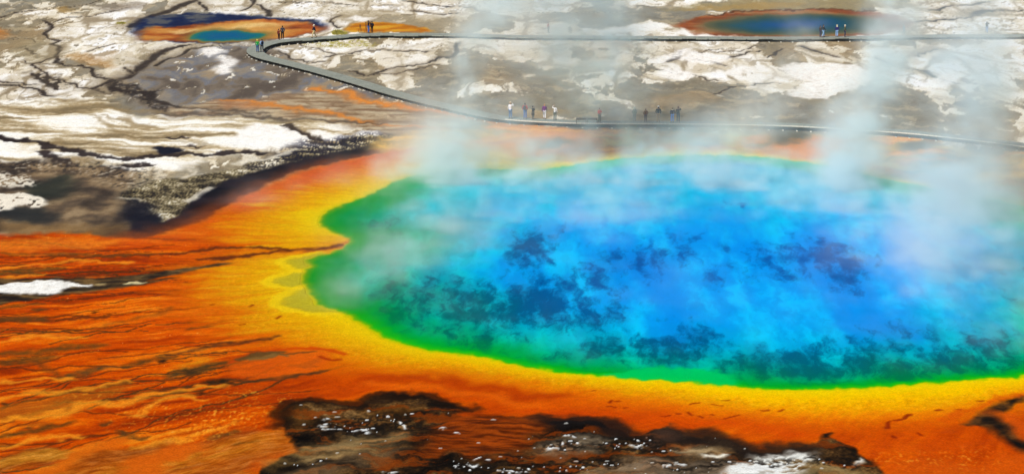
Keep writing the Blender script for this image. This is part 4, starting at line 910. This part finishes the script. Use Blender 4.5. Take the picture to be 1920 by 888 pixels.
def person(px, py, hpx, face, top, bottom, hair, label, pose='stand', hat=None, pack=None, collar=None, skirt=None, long_coat=0.0, hood=None):
    """px, py: where the feet stand; hpx: height in the picture of 1920; face: heading in degrees, 0 towards the viewer, 90 to the viewer's right."""
    x, y = (float(q) for q in on_deck(px, py))
    d = math.hypot(y, CAM_H); H = hpx * d / FOC / math.cos(PITCH) * 1.0
    k = H / 1.75
    r = empty('person', (x, y, DECK_Z + .006), math.radians(face)); r.scale = (k, k, k)
    tag(r, label, 'person', 'visitors on the boardwalk')
    # skeleton, forward is -y
    st = {'walk': .30, 'stride': .42}.get(pose, 0.0)
    L = {'hip': (.10, 0, .92), 'knee': (.11, -.05 - st * .55, .50), 'ankle': (.115, .02 - st * .62, .085), 'toe': (.14, -.15 - st * .62, .035)}
    R = {'hip': (-.10, 0, .92), 'knee': (-.11, -.03 + st * .30, .50), 'ankle': (-.115, .02 + st * .80, .085 + st * .10), 'toe': (-.14, -.14 + st * .74, .035)}
    def arm(s, kind):
        sh = (s * .185, .0, 1.43)
        if kind == 'down': return sh, (s * .25, .02, 1.15), (s * .25, -.06, .90)
        if kind == 'swing_f': return sh, (s * .24, -.10, 1.17), (s * .22, -.26, .98)
        if kind == 'swing_b': return sh, (s * .24, .14, 1.18), (s * .25, .14, .93)
        if kind == 'up': return sh, (s * .27, -.17, 1.36), (s * .10, -.27, 1.56)
        if kind == 'high': return sh, (s * .34, -.06, 1.46), (s * .22, -.10, 1.70)
        if kind == 'fold': return sh, (s * .25, -.06, 1.18), (-s * .02, -.20, 1.20)
        if kind == 'pocket': return sh, (s * .28, .06, 1.16), (s * .19, -.09, .96)
    ka = {'stand': ('down', 'down'), 'walk': ('swing_b', 'swing_f'), 'stride': ('swing_b', 'swing_f'), 'photo': ('up', 'up'), 'raise': ('high', 'down'), 'one_up': ('down', 'up'), 'fold': ('fold', 'fold'), 'pocket': ('pocket', 'pocket'), 'carry': ('down', 'fold')}[pose]
    J = {'pelvis': (0, 0, .95, (.125, .10)), 'waist': (0, .0, 1.10, (.115, .085)), 'chest': (0, .005, 1.32, (.135, .095)), 'collar': (0, .01, 1.45, (.08, .07)), 'neck': (0, -.005, 1.52, .052), 'skull': (0, -.02, 1.61, (.072, .088)), 'brow': (0, -.015, 1.67, (.074, .092)), 'crown': (0, .0, 1.715, (.05, .06))}
    B = [('pelvis', 'waist'), ('waist', 'chest'), ('chest', 'collar'), ('collar', 'neck'), ('neck', 'skull'), ('skull', 'brow'), ('brow', 'crown')]
    for s, D in ((1, L), (-1, R)):
        for j, rad in (('hip', .088), ('knee', .056), ('ankle', .040), ('toe', .036)): J[j + str(s)] = (*D[j], rad)
        B += [('pelvis', 'hip' + str(s)), ('hip' + str(s), 'knee' + str(s)), ('knee' + str(s), 'ankle' + str(s)), ('ankle' + str(s), 'toe' + str(s))]
        a = arm(s, ka[0] if s > 0 else ka[1])
        w = Vector(a[2]); e = Vector(a[1]); hd = w + (w - e).normalized() * .07
        for j, p, rad in (('shoulder', a[0], .056), ('elbow', a[1], .042), ('wrist', a[2], .030), ('palm', hd, (.038, .022))): J[j + str(s)] = (*p, rad)
        B += [('collar', 'shoulder' + str(s)), ('shoulder' + str(s), 'elbow' + str(s)), ('elbow' + str(s), 'wrist' + str(s)), ('wrist' + str(s), 'palm' + str(s))]
    me = skin_mesh('person', J, B)
    # fingers, nose, ears and eyes grow out of the same body
    mb = MB()
    for s in (1, -1):
        w, p = Vector(J['wrist' + str(s)][:3]), Vector(J['palm' + str(s)][:3]); ax = (p - w).normalized()
        sd = ax.cross(Vector((0, 1, 0)) if abs(ax.y) < .8 else Vector((1, 0, 0))).normalized(); up = ax.cross(sd)
        for f, (o, ln) in enumerate(((-.030, .060), (-.010, .072), (.010, .068), (.029, .054))):
            a = p + sd * o; mb.tube([a, a + ax * ln * .55, a + ax * ln * .9 + up * ln * .28], [.010, .009, .007], 6, 0)
        a = w + ax * .03 + sd * .026; mb.tube([a, a + sd * .030 + ax * .025, a + sd * .034 + ax * .058 + up * .012], [.012, .011, .009], 6, 0)
        mb.ball((s * .079, .0, 1.635), (.014, .022, .034), 6, 4, 0)
        mb.ball((s * .031, -.097, 1.645), (.011, .008, .009), 6, 4, 1)
    mb.tube([(0, -.092, 1.655), (0, -.118, 1.612), (0, -.098, 1.603)], [.010, .017, .012], 6, 0); mb.tube([(-.024, -.093, 1.578), (0, -.101, 1.577), (.024, -.093, 1.578)], [.004, .008, .004], 6, 2)
    bm = bmesh.new(); bm.from_mesh(me); n0 = len(bm.faces)
    vs = [bm.verts.new(v) for v in mb.v]
    for f, mi in zip(mb.f, mb.m):
        q = bm.faces.new([vs[i] for i in f]); q.material_index = mi; q.smooth = True
    bm.to_mesh(me); bm.free(); me.materials.clear()
    for m in (SKIN, EYE, LIP): me.materials.append(m)
    body = bpy.data.objects.new('body', me); S.collection.objects.link(body); body.parent = r
    def wear(name, mesh, mat):
        mesh.materials.clear(); mesh.materials.append(mat)
        o = bpy.data.objects.new(name, mesh); S.collection.objects.link(o); o.parent = r; return o
    fat = lambda q, a: tuple(t + a for t in q) if isinstance(q, tuple) else q + a
    # jacket: trunk and sleeves
    jj = {'waist': (0, 0, 1.06, (.155, .125)), 'chest': (0, .005, 1.31, (.172, .128)), 'collar': (0, .01, 1.445, (.105, .09)), 'neckline': (0, .0, 1.50, (.072, .072)), 'hem': (0, 0, .93 - long_coat * .5, (.16, .135)), 'hem2': (0, 0, .86 - long_coat, (.165 + long_coat * .2, .14))}
    bb = [('waist', 'chest'), ('chest', 'collar'), ('collar', 'neckline'), ('waist', 'hem'), ('hem', 'hem2')]
    for s in (1, -1):
        for j, a in (('shoulder', .026), ('elbow', .022), ('wrist', .020)):
            q = J[j + str(s)]; jj[j + str(s)] = (*q[:3], fat(q[3], a))
        bb += [('collar', 'shoulder' + str(s)), ('shoulder' + str(s), 'elbow' + str(s)), ('elbow' + str(s), 'wrist' + str(s))]
    wear('jacket', skin_mesh('jacket', jj, bb), cm('jacket_cloth', top))
    if skirt:
        mb = MB(); mb.tube([(0, 0, .97), (0, 0, .80), (0, 0, .60)], [.15, .185, .22], 12); mb.build('skirt', cm('skirt_cloth', skirt), r, True)
    tj = {'pelvis': (0, 0, .95, (.142, .118))}; tb = []
    for s in (1, -1):
        for j, a in (('hip', .022), ('knee', .026), ('ankle', .032)):
            q = J[j + str(s)]; z = q[2] + (.02 if j == 'ankle' else 0); tj[j + str(s)] = (q[0], q[1], z, fat(q[3], a))
        tb += [('pelvis', 'hip' + str(s)), ('hip' + str(s), 'knee' + str(s)), ('knee' + str(s), 'ankle' + str(s))]
    wear('trousers', skin_mesh('trousers', tj, tb), cm('trouser_cloth', bottom))
    for s in (1, -1):
        q, t = J['ankle' + str(s)], J['toe' + str(s)]
        mb = MB(); mb.tube([(q[0], q[1] + .05, q[2] - .035), (q[0], q[1], q[2] - .03), ((q[0] + t[0]) / 2, (q[1] + t[1]) / 2, t[2] + .018), (t[0], t[1] - .02, t[2] + .006), (t[0], t[1] - .06, t[2] + .0)], [.036, .050, .046, .042, .022], 8); mb.build('shoe', SHOE, r, True)
    # hair or hat
    if hood:
        mb = MB(); mb.ball((0, .03, 1.635), (.105, .11, .125), 10, 7); mb.build('hood', cm('hood_cloth', hood), r, True)
    else:
        mb = MB(); mb.ball((0, .022, 1.672), (.089, .098, .088), 10, 7); mb.ball((0, .05, 1.60), (.08, .065, .095), 10, 6); mb.build('hair', cm('hair', hair), r, True)
    if hat:
        mb = MB(); mb.tube([(0, 0, 1.70), (0, 0, 1.735), (0, .005, 1.785), (0, .005, 1.80)], [.108, .106, .085, .03], 12); mb.tube([(0, -.02, 1.695), (0, -.025, 1.708)], [.15, .145], 14); mb.build('hat', cm('hat_cloth', hat), r, True)
    if collar:
        mb = MB(); mb.ball((0, .03, 1.50), (.125, .115, .055), 10, 6); mb.build('collar', cm('collar_cloth', collar), r, True)
    if pack:
        mb = MB(); mb.ball((0, .205, 1.25), (.155, .115, .24), 10, 8); mb.ball((0, .28, 1.17), (.11, .07, .13), 8, 6)
        for s in (1, -1): mb.tube([(s * .09, .16, 1.42), (s * .10, .02, 1.515), (s * .11, -.135, 1.36), (s * .13, -.10, 1.18), (s * .12, .12, 1.08)], .018, 6)
        mb.build('backpack', cm('backpack_cloth', pack), r, True)
    return r

JEANS, LJEANS, NAVYC, BLK, KHAKI = (52, 92, 160), (120, 160, 220), (20, 24, 58), (20, 20, 24), (205, 185, 140)
person(483, 98.2, 23.2, 165, (20, 150, 60), (44, 84, 140), (220, 190, 90), 'person in a bright green jacket and a yellow hat at the bend of the boardwalk', 'pocket', hat=(240, 215, 110))
person(491.5, 97.3, 23.2, 200, (140, 180, 230), (24, 30, 48), (20, 16, 16), 'person in a pale blue jacket with a dark backpack beside the green jacket', 'walk', pack=(20, 22, 40))
person(523, 74.8, 19.6, 150, (112, 40, 34), (48, 18, 24), (24, 16, 16), 'short person in a dark red jacket next to a much taller one', 'one_up')
person(530, 73.8, 24.6, 195, (52, 62, 78), (28, 18, 24), (20, 18, 20), 'tall person in a slate grey jacket standing over the short one in dark red', 'pocket')
person(589, 71.2, 23.6, -75, (18, 20, 44), (214, 192, 140), (200, 180, 140), 'person striding in a navy top, khaki trousers and a white cap', 'stride', hat=(246, 242, 226))
person(691, 62.6, 23.2, 180 - 55, (16, 14, 26), (60, 100, 170), (14, 12, 16), 'photographer in a black jacket and blue jeans behind the tripod with a camera', 'photo', long_coat=.06)
person(697.5, 62.5, 21.8, 180 + 25, (14, 14, 20), (16, 14, 18), (14, 12, 14), 'person all in black with a dark backpack behind the photographer', 'pocket', pack=(18, 20, 40))
person(1028, 61.8, 19.8, 60, (196, 60, 70), (60, 60, 60), (60, 50, 44), 'person in a faded red top half lost in the steam on the far boardwalk', 'stand')
person(1538, 69.8, 21.0, 120, (34, 18, 28), (32, 36, 78), (24, 14, 16), 'person in a dark maroon jacket and navy trousers behind the one in pale jeans', 'pocket')
person(1543.5, 70.2, 23.0, 110, (16, 26, 40), (140, 180, 224), (16, 14, 18), 'walking person in a dark green jacket and pale blue jeans by the far blue pool', 'walk')
person(1569, 69.4, 21.6, 185, (34, 24, 110), (150, 190, 240), (230, 220, 190), 'person in a violet blue jacket with a cream hood and pale jeans', 'pocket', collar=(226, 216, 180), hat=(226, 216, 180))
person(1584, 70.2, 22.4, 80, (80, 82, 46), (26, 30, 70), (220, 214, 190), 'person in an olive jacket and pale hat with dark blue trousers', 'pocket', hat=(232, 226, 204))
person(1694.5, 64.6, 19.0, 90, (110, 120, 140), (120, 130, 150), (90, 90, 100), 'grey figure walking in the steam on the far boardwalk', 'walk')
person(1850, 62.4, 21.4, 150, (12, 16, 44), (130, 166, 226), (20, 20, 30), 'lone person in a navy jacket and pale jeans at the far right of the boardwalk', 'photo', pack=(12, 14, 36))
person(957, 222.6, 30.4, 150, (244, 246, 252), (84, 120, 168), (150, 120, 80), 'person in a white shirt, blue jeans and tan hat beside the big spring', 'one_up', hat=(226, 196, 156))
person(984.5, 223.0, 29.6, 160, (176, 24, 30), (40, 98, 184), (72, 54, 34), 'person in a red jacket with a dark backpack and bright blue jeans', 'pocket', pack=(44, 44, 54))
person(999.3, 224.0, 25.0, 130, (30, 22, 18), (112, 104, 86), (20, 14, 12), 'small person in a black top with white folded sleeves and a short skirt', 'fold', skirt=(44, 34, 26), collar=None)
person(1021, 223.4, 27.8, 170, (112, 24, 124), (236, 232, 234), (196, 150, 110), 'person in a purple jacket and white trousers', 'walk')
person(1040.5, 225.2, 27.0, 160, (240, 244, 246), (104, 116, 108), (150, 140, 130), 'person in a white jacket and grey trousers raising one arm', 'raise')
person(1124, 231.0, 28.4, 35, (226, 54, 36), (120, 124, 116), (36, 20, 24), 'person in a scarlet jacket standing beside the benches', 'fold', long_coat=.1)
person(1189.5, 227.2, 25.4, 180, (120, 132, 120), (140, 146, 144), (220, 224, 210), 'pale grey figure in a white hat dissolving in the steam', 'pocket', hat=(226, 232, 220))
person(1210.5, 228.4, 24.2, 190, (112, 66, 28), (96, 88, 104), (112, 66, 36), 'person in a brown jacket and grey trousers left of the black jacket', 'pocket')
person(1234.2, 229.0, 29.2, 180, (26, 28, 36), (168, 142, 108), (40, 30, 24), 'person in a bulky black jacket, white cap and tan trousers seen from behind', 'pocket', hat=(246, 246, 242))
person(1260.5, 229.8, 27.6, 195, (26, 18, 62), (116, 160, 232), (96, 70, 40), 'person in a navy coat with a cream collar and light blue jeans', 'pocket', collar=(246, 230, 190), long_coat=.08)
person(1271.5, 230.0, 29.8, 165, (26, 26, 40), (40, 62, 92), (70, 20, 24), 'auburn haired person in a black jacket lifting a hand beside the navy coat', 'one_up')

# ------------------------------------------------------------------ dry grass and shrubs by the far boardwalk
GRASS = plain_mat('dry_yellow_grass', tuple(float(q) for q in albedo((178, 168, 78))), .9, .1, .25, 5.0)
def blades(mb, cx, cy, rx, ry, n, h, seed, z0=0.0):
    rr = random.Random(seed)
    for _ in range(n):
        a, q = rr.uniform(0, 6.283), rr.uniform(0, 1) ** .6
        x, y = cx + math.cos(a) * q * rx, cy + math.sin(a) * q * ry
        hh = h * rr.uniform(.45, 1) * (1 - .45 * q); t = rr.uniform(0, 6.283); w = .035; lx, ly = rr.uniform(-.3, .3) * hh + .25 * math.cos(a) * hh, rr.uniform(-.3, .3) * hh + .25 * math.sin(a) * hh
        b = len(mb.v); c, s = math.cos(t) * w, math.sin(t) * w
        mb.v += [(x - c, y - s, z0), (x + c, y + s, z0), (x + lx * .5 + c * .8, y + ly * .5 + s * .8, z0 + hh * .6), (x + lx * .5 - c * .8, y + ly * .5 - s * .8, z0 + hh * .6), (x + lx, y + ly, z0 + hh)]
        mb.f += [(b, b + 1, b + 2, b + 3), (b + 3, b + 2, b + 4)]; mb.m += [0, 0]
def shrub(px, py, rx, ry, h, label, seed, n=520):
    x, y = to_world(px, py); r = empty('shrub', (float(x), float(y), 0)); tag(r, label, 'shrub')
    mb = MB(); blades(mb, 0, 0, rx, ry, n, h, seed); mb.build('foliage', GRASS, r)
    m = MB()
    for k in range(5):
        a = k * 1.256; m.tube([(0, 0, -.05), (math.cos(a) * rx * .35, math.sin(a) * ry * .35, h * .45)], [.03, .012], 5)
    m.build('stem', BENCHWOOD, r)
shrub(632, 63.0, .75, 1.6, .75, 'yellow green shrub on the white crust behind the far boardwalk', 5)
shrub(644, 63.6, .55, 1.2, .42, 'low yellow green tuft right of the shrub behind the boardwalk', 6, 300)
shrub(226, 45.2, .7, 1.4, .4, 'small dark olive shrub on white crust left of the small orange spring', 7, 300)
mb = MB(); rr = random.Random(9)
for k in range(70):
    px, py = rr.gauss(650, 34), rr.gauss(84.5, 3.4)
    if 77 + abs(px - 650) * .04 > py: continue
    x, y = to_world(px, py); blades(mb, float(x), float(y), .5, 1.2, 16, .16, 100 + k)
tag(mb.build('grass', GRASS), 'short dry yellow grass on the white crust below the far boardwalk', 'grass', kind='stuff')
# ------------------------------------------------------------------ steam: one body of vapour over the hot water
def steam():
    rs = np.random.RandomState(11)
    x0, x1, y0, y1, z0, z1 = -42.0, 96.0, 160.0, 322.0, .02, 30.0
    nx, ny, nz = 230, 135, 60
    gx = np.linspace(x0, x1, nx); gy = np.linspace(y0, y1, ny); gz = np.linspace(z0, z1, nz)
    dx, dy, dz = gx[1] - gx[0], gy[1] - gy[0], gz[1] - gz[0]
    kx = np.fft.fftfreq(nx, dx)[:, None, None]; ky = np.fft.fftfreq(ny, dy)[None, :, None]; kz = np.fft.rfftfreq(nz, dz)[None, None, :]
    def field(beta, L, sx=1., sy=1., sz=1.):
        k = np.sqrt((kx * sx) ** 2 + (ky * sy) ** 2 + (kz * sz) ** 2 + (1. / L) ** 2)
        f = np.fft.irfftn(np.fft.rfftn(rs.randn(nx, ny, nz)) * k ** (-beta / 2), s=(nx, ny, nz))
        return ((f - f.mean()) / f.std()).astype(np.float32)
    billow = field(4.0, 14, 1, .6, .7); wisp = field(3.2, 5, 1, .6, .6)
    turb = .8 * billow + .55 * wisp
    Xg, Yg = np.meshgrid(gx, gy, indexing='ij')
    xf, yf = Xg.ravel().astype(np.float32), Yg.ravel().astype(np.float32)
    dpool, _ = seg_dist(xf, yf, _pool_w, True, 40.0); dpool = dpool.reshape(nx, ny)
    inside = sst(2.0, -4.0, dpool)
    Z = gz[None, None, :]
    dens = np.zeros((nx, ny, nz), np.float32)
    class G: pass
    C = G(); C.at = lambda wp, k=1.0: (xf, yf)
    def foot(items): return Canvas.blobs(C, items, 0).reshape(nx, ny)
    # thin film creeping over the water
    film = inside * (.012 + foot(FILM))
    h = 1.3 + 1.2 * foot(FILM)
    dens += (film * .075)[:, :, None] * np.exp(-Z / h[:, :, None]) * np.clip(np.exp(.8 * turb) - .5, 0, 5)
    wisps = inside * (.02 + 1.05 * foot(WISPS))
    dens += (wisps * .10)[:, :, None] * np.exp(-Z / (2.4 + 2.2 * wisps[:, :, None])) * np.clip(np.exp(.75 * turb) - 1.15, 0, 4)
    # the bank of fog along the far shore
    open_ = 1 - foot(GAPS); dens *= open_[:, :, None]; bank = foot(BANK) * open_; hb = .7 + 1.8 * bank
    dens += (bank * .125)[:, :, None] * np.exp(-(Z / hb[:, :, None]) ** 1.3) * np.clip(np.exp(.6 * turb) - .30, 0, 4)
    # rising columns
    for base, spine in PLUMES:
        d = float(to_world(*base)[1]); s = FOC / d
        py = np.array([q[1] for q in spine]); zz = (base[1] - py) / s / math.cos(PITCH)
        o = np.argsort(zz)
        cx = np.interp(gz, zz[o], np.array([(q[0] - 960) / s for q in spine])[o]); r = np.interp(gz, zz[o], np.array([q[2] / s for q in spine])[o])
        tau = np.interp(gz, zz[o], np.array([q[3] for q in spine])[o])
        rr = r[None, None, :]
        q = ((Xg[:, :, None] - cx[None, None, :]) ** 2 + ((Yg[:, :, None] - d) * .75) ** 2) / rr ** 2
        dens += (tau * 1.7 / (r * 2.0))[None, None, :] * np.exp(-q * (1 + .0 * q)) * np.clip(np.exp(.6 * turb) - .28, 0, 4)
    edge = np.minimum(1, (z1 - gz) / 4.0)[None, None, :] * np.minimum(1, np.minimum(gy - y0, y1 - gy) / 10)[None, :, None] * np.minimum(1, np.minimum(gx - x0, x1 - gx) / 6)[:, None, None]
    dens *= np.clip(edge, 0, 1)
    dens = np.maximum(dens * 20.0, .002)                             # the grid holds 20 x the real density
    me = bpy.data.meshes.new('steam')
    P = np.stack(np.meshgrid(gx, gy, gz, indexing='ij'), -1).reshape(-1, 3).astype(np.float32)
    me.vertices.add(len(P)); me.vertices.foreach_set('co', P.ravel())
    a = me.attributes.new('vapour', 'FLOAT', 'POINT'); a.data.foreach_set('value', dens.ravel().astype(np.float32))
    ob = bpy.data.objects.new('steam', me); S.collection.objects.link(ob)
    tag(ob, 'white steam drifting and rising in columns off the blue hot spring', 'steam', kind='stuff')
    m = bpy.data.materials.new('steam_vapour'); m.use_nodes = True; t = m.node_tree; t.nodes.clear()
    out = N(t, 'ShaderNodeOutputMaterial'); pv = N(t, 'ShaderNodeVolumePrincipled')
    pv.inputs['Color'].default_value = (.92, .995, 1.0, 1); pv.inputs['Density'].default_value = .05; pv.inputs['Density Attribute'].default_value = 'density'; pv.inputs['Anisotropy'].default_value = .0  # cyan tint stands in for pool light scattered by the steam
    t.links.new(pv.outputs[0], out.inputs['Volume'])
    me.materials.append(m)
    g = bpy.data.node_groups.new('vapour_body', 'GeometryNodeTree')
    g.interface.new_socket('Geometry', in_out='INPUT', socket_type='NodeSocketGeometry'); g.interface.new_socket('Geometry', in_out='OUTPUT', socket_type='NodeSocketGeometry')
    gi = g.nodes.new('NodeGroupInput'); go = g.nodes.new('NodeGroupOutput')
    vc = g.nodes.new('GeometryNodeVolumeCube')
    vc.inputs['Min'].default_value = (x0, y0, z0); vc.inputs['Max'].default_value = (x1, y1, z1)
    vc.inputs['Resolution X'].default_value = nx; vc.inputs['Resolution Y'].default_value = ny; vc.inputs['Resolution Z'].default_value = nz
    si = g.nodes.new('GeometryNodeSampleIndex'); si.data_type = 'FLOAT'; si.domain = 'POINT'; si.clamp = True
    na = g.nodes.new('GeometryNodeInputNamedAttribute'); na.data_type = 'FLOAT'; na.inputs['Name'].default_value = 'vapour'
    pos = g.nodes.new('GeometryNodeInputPosition'); sx = g.nodes.new('ShaderNodeSeparateXYZ'); g.links.new(pos.outputs[0], sx.inputs[0])
    def mth(op, a, b):
        n = g.nodes.new('ShaderNodeMath'); n.operation = op
        for i, q in enumerate((a, b)):
            if q is None: continue
            if isinstance(q, (int, float)): n.inputs[i].default_value = q
            else: g.links.new(q, n.inputs[i])
        return n.outputs[0]
    ax = []
    for i, (lo, st, n) in enumerate(((x0, dx, nx), (y0, dy, ny), (z0, dz, nz))):
        v = mth('ROUND', mth('DIVIDE', mth('SUBTRACT', sx.outputs[i], lo), st), None)
        ax.append(mth('MINIMUM', mth('MAXIMUM', v, 0.0), float(n - 1)))
    ix = mth('ADD', mth('MULTIPLY', mth('ADD', mth('MULTIPLY', ax[0], float(ny)), ax[1]), float(nz)), ax[2])
    g.links.new(gi.outputs[0], si.inputs['Geometry']); g.links.new(na.outputs[0], si.inputs['Value']); g.links.new(ix, si.inputs['Index'])
    g.links.new(si.outputs[0], vc.inputs['Density'])
    sm = g.nodes.new('GeometryNodeSetMaterial'); sm.inputs['Material'].default_value = m
    g.links.new(vc.outputs[0], sm.inputs[0]); g.links.new(sm.outputs[0], go.inputs[0])
    md = ob.modifiers.new('vapour', 'NODES'); md.node_group = g
    return ob

WISPS = [(720, 500, 100, 60, .45), (830, 420, 110, 50, .6), (960, 350, 150, 40, 1.0), (1150, 360, 120, 50, .8), (1400, 350, 200, 40, .8), (1600, 400, 110, 50, .6), (1760, 460, 120, 70, .9), (1880, 590, 70, 60, .6), (1000, 400, 90, 40, .5)]
GAPS = [(1150, 302, 44, 34, .95), (1075, 304, 34, 26, .8), (1505, 304, 44, 32, .95), (1705, 288, 46, 32, .85), (1594, 322, 18, 22, .8), (1330, 290, 24, 20, .5)]
FILM = [(760, 470, 80, 40, .15), (900, 420, 120, 40, .32), (960, 345, 160, 34, 1.2), (1200, 325, 200, 28, 1.6), (1400, 325, 200, 32, 1.6), (1600, 370, 160, 50, 1.1), (1800, 430, 120, 70, 1.5), (1740, 520, 150, 60, .7), (1840, 620, 90, 40, .25), (1250, 540, 100, 40, .10), (620, 500, 40, 16, .5), (600, 560, 40, 20, .5), (1050, 420, 120, 30, .3), (1560, 420, 120, 30, .3)]
BANK = [(1000, 322, 80, 16, 1.0), (1400, 300, 70, 14, 1.1), (1260, 300, 50, 14, 1.0), (1180, 304, 26, 14, .6), (740, 322, 44, 26, 1.3), (800, 300, 60, 26, 1.9), (880, 300, 60, 30, 1.5), (985, 296, 36, 30, 1.1), (930, 280, 56, 22, .8), (1040, 290, 40, 18, .4), (1130, 280, 60, 18, .35), (1215, 272, 36, 18, .7), (1290, 288, 60, 22, .6), (1335, 276, 44, 18, .7), (900, 318, 120, 30, 1.0), (1100, 306, 150, 30, 1.15), (1330, 300, 200, 30, 1.25), (1540, 318, 70, 30, 1.2), (1720, 350, 80, 30, 1.1), (1420, 285, 50, 26, 1.2), (1600, 285, 60, 40, 1.7), (1500, 322, 60, 18, .7), (1645, 310, 36, 40, 1.3), (1790, 340, 60, 40, 1.2), (1850, 330, 90, 40, 1.3), (1905, 365, 70, 46, 1.2), (1590, 250, 50, 16, 1.0), (640, 340, 50, 16, .45), (490, 374, 50, 18, .28), (560, 350, 40, 14, .25), (1165, 236, 40, 10, .8)]
PLUMES = [
    ((830, 330), [(800, 340, 56, 1.1), (830, 270, 44, 1.0), (862, 200, 30, .8), (872, 130, 30, .55), (900, 50, 46, .5), (930, -40, 60, .5)]),
    ((1060, 290), [(1090, 290, 40, .1), (1086, 215, 40, .15), (1085, 165, 60, .6), (1070, 130, 70, .85), (1050, 50, 100, .8), (1020, -60, 130, .8)]),
    ((1200, 290), [(1186, 290, 30, .3), (1180, 220, 24, .2), (1180, 160, 45, .35), (1170, 120, 50, .5), (1130, 20, 60, .4)]),
    ((1350, 280), [(1340, 280, 60, .5), (1390, 220, 56, .7), (1460, 180, 46, .4), (1500, 100, 40, .1)]),
    ((1600, 350), [(1590, 350, 60, 1.2), (1600, 270, 62, 1.4), (1630, 200, 52, 1.3), (1670, 110, 40, 1.0), (1690, 30, 44, .9), (1690, -50, 56, .8)]),
    ((1820, 400), [(1790, 480, 90, .05), (1800, 410, 90, .45), (1810, 330, 76, .8), (1820, 260, 66, .45), (1836, 200, 64, .5), (1830, 120, 80, .8), (1850, 40, 60, .25), (1850, -60, 60, .1)]),
    ((1740, 520), [(1640, 640, 90, .05), (1700, 560, 90, .16), (1780, 470, 80, .28), (1810, 390, 70, .3), (1840, 300, 60, .1)]),
    ((600, 560), [(580, 575, 44, .16), (660, 530, 54, .16), (760, 480, 60, .14), (860, 430, 70, .1), (940, 390, 60, .05)]),
]
steam()
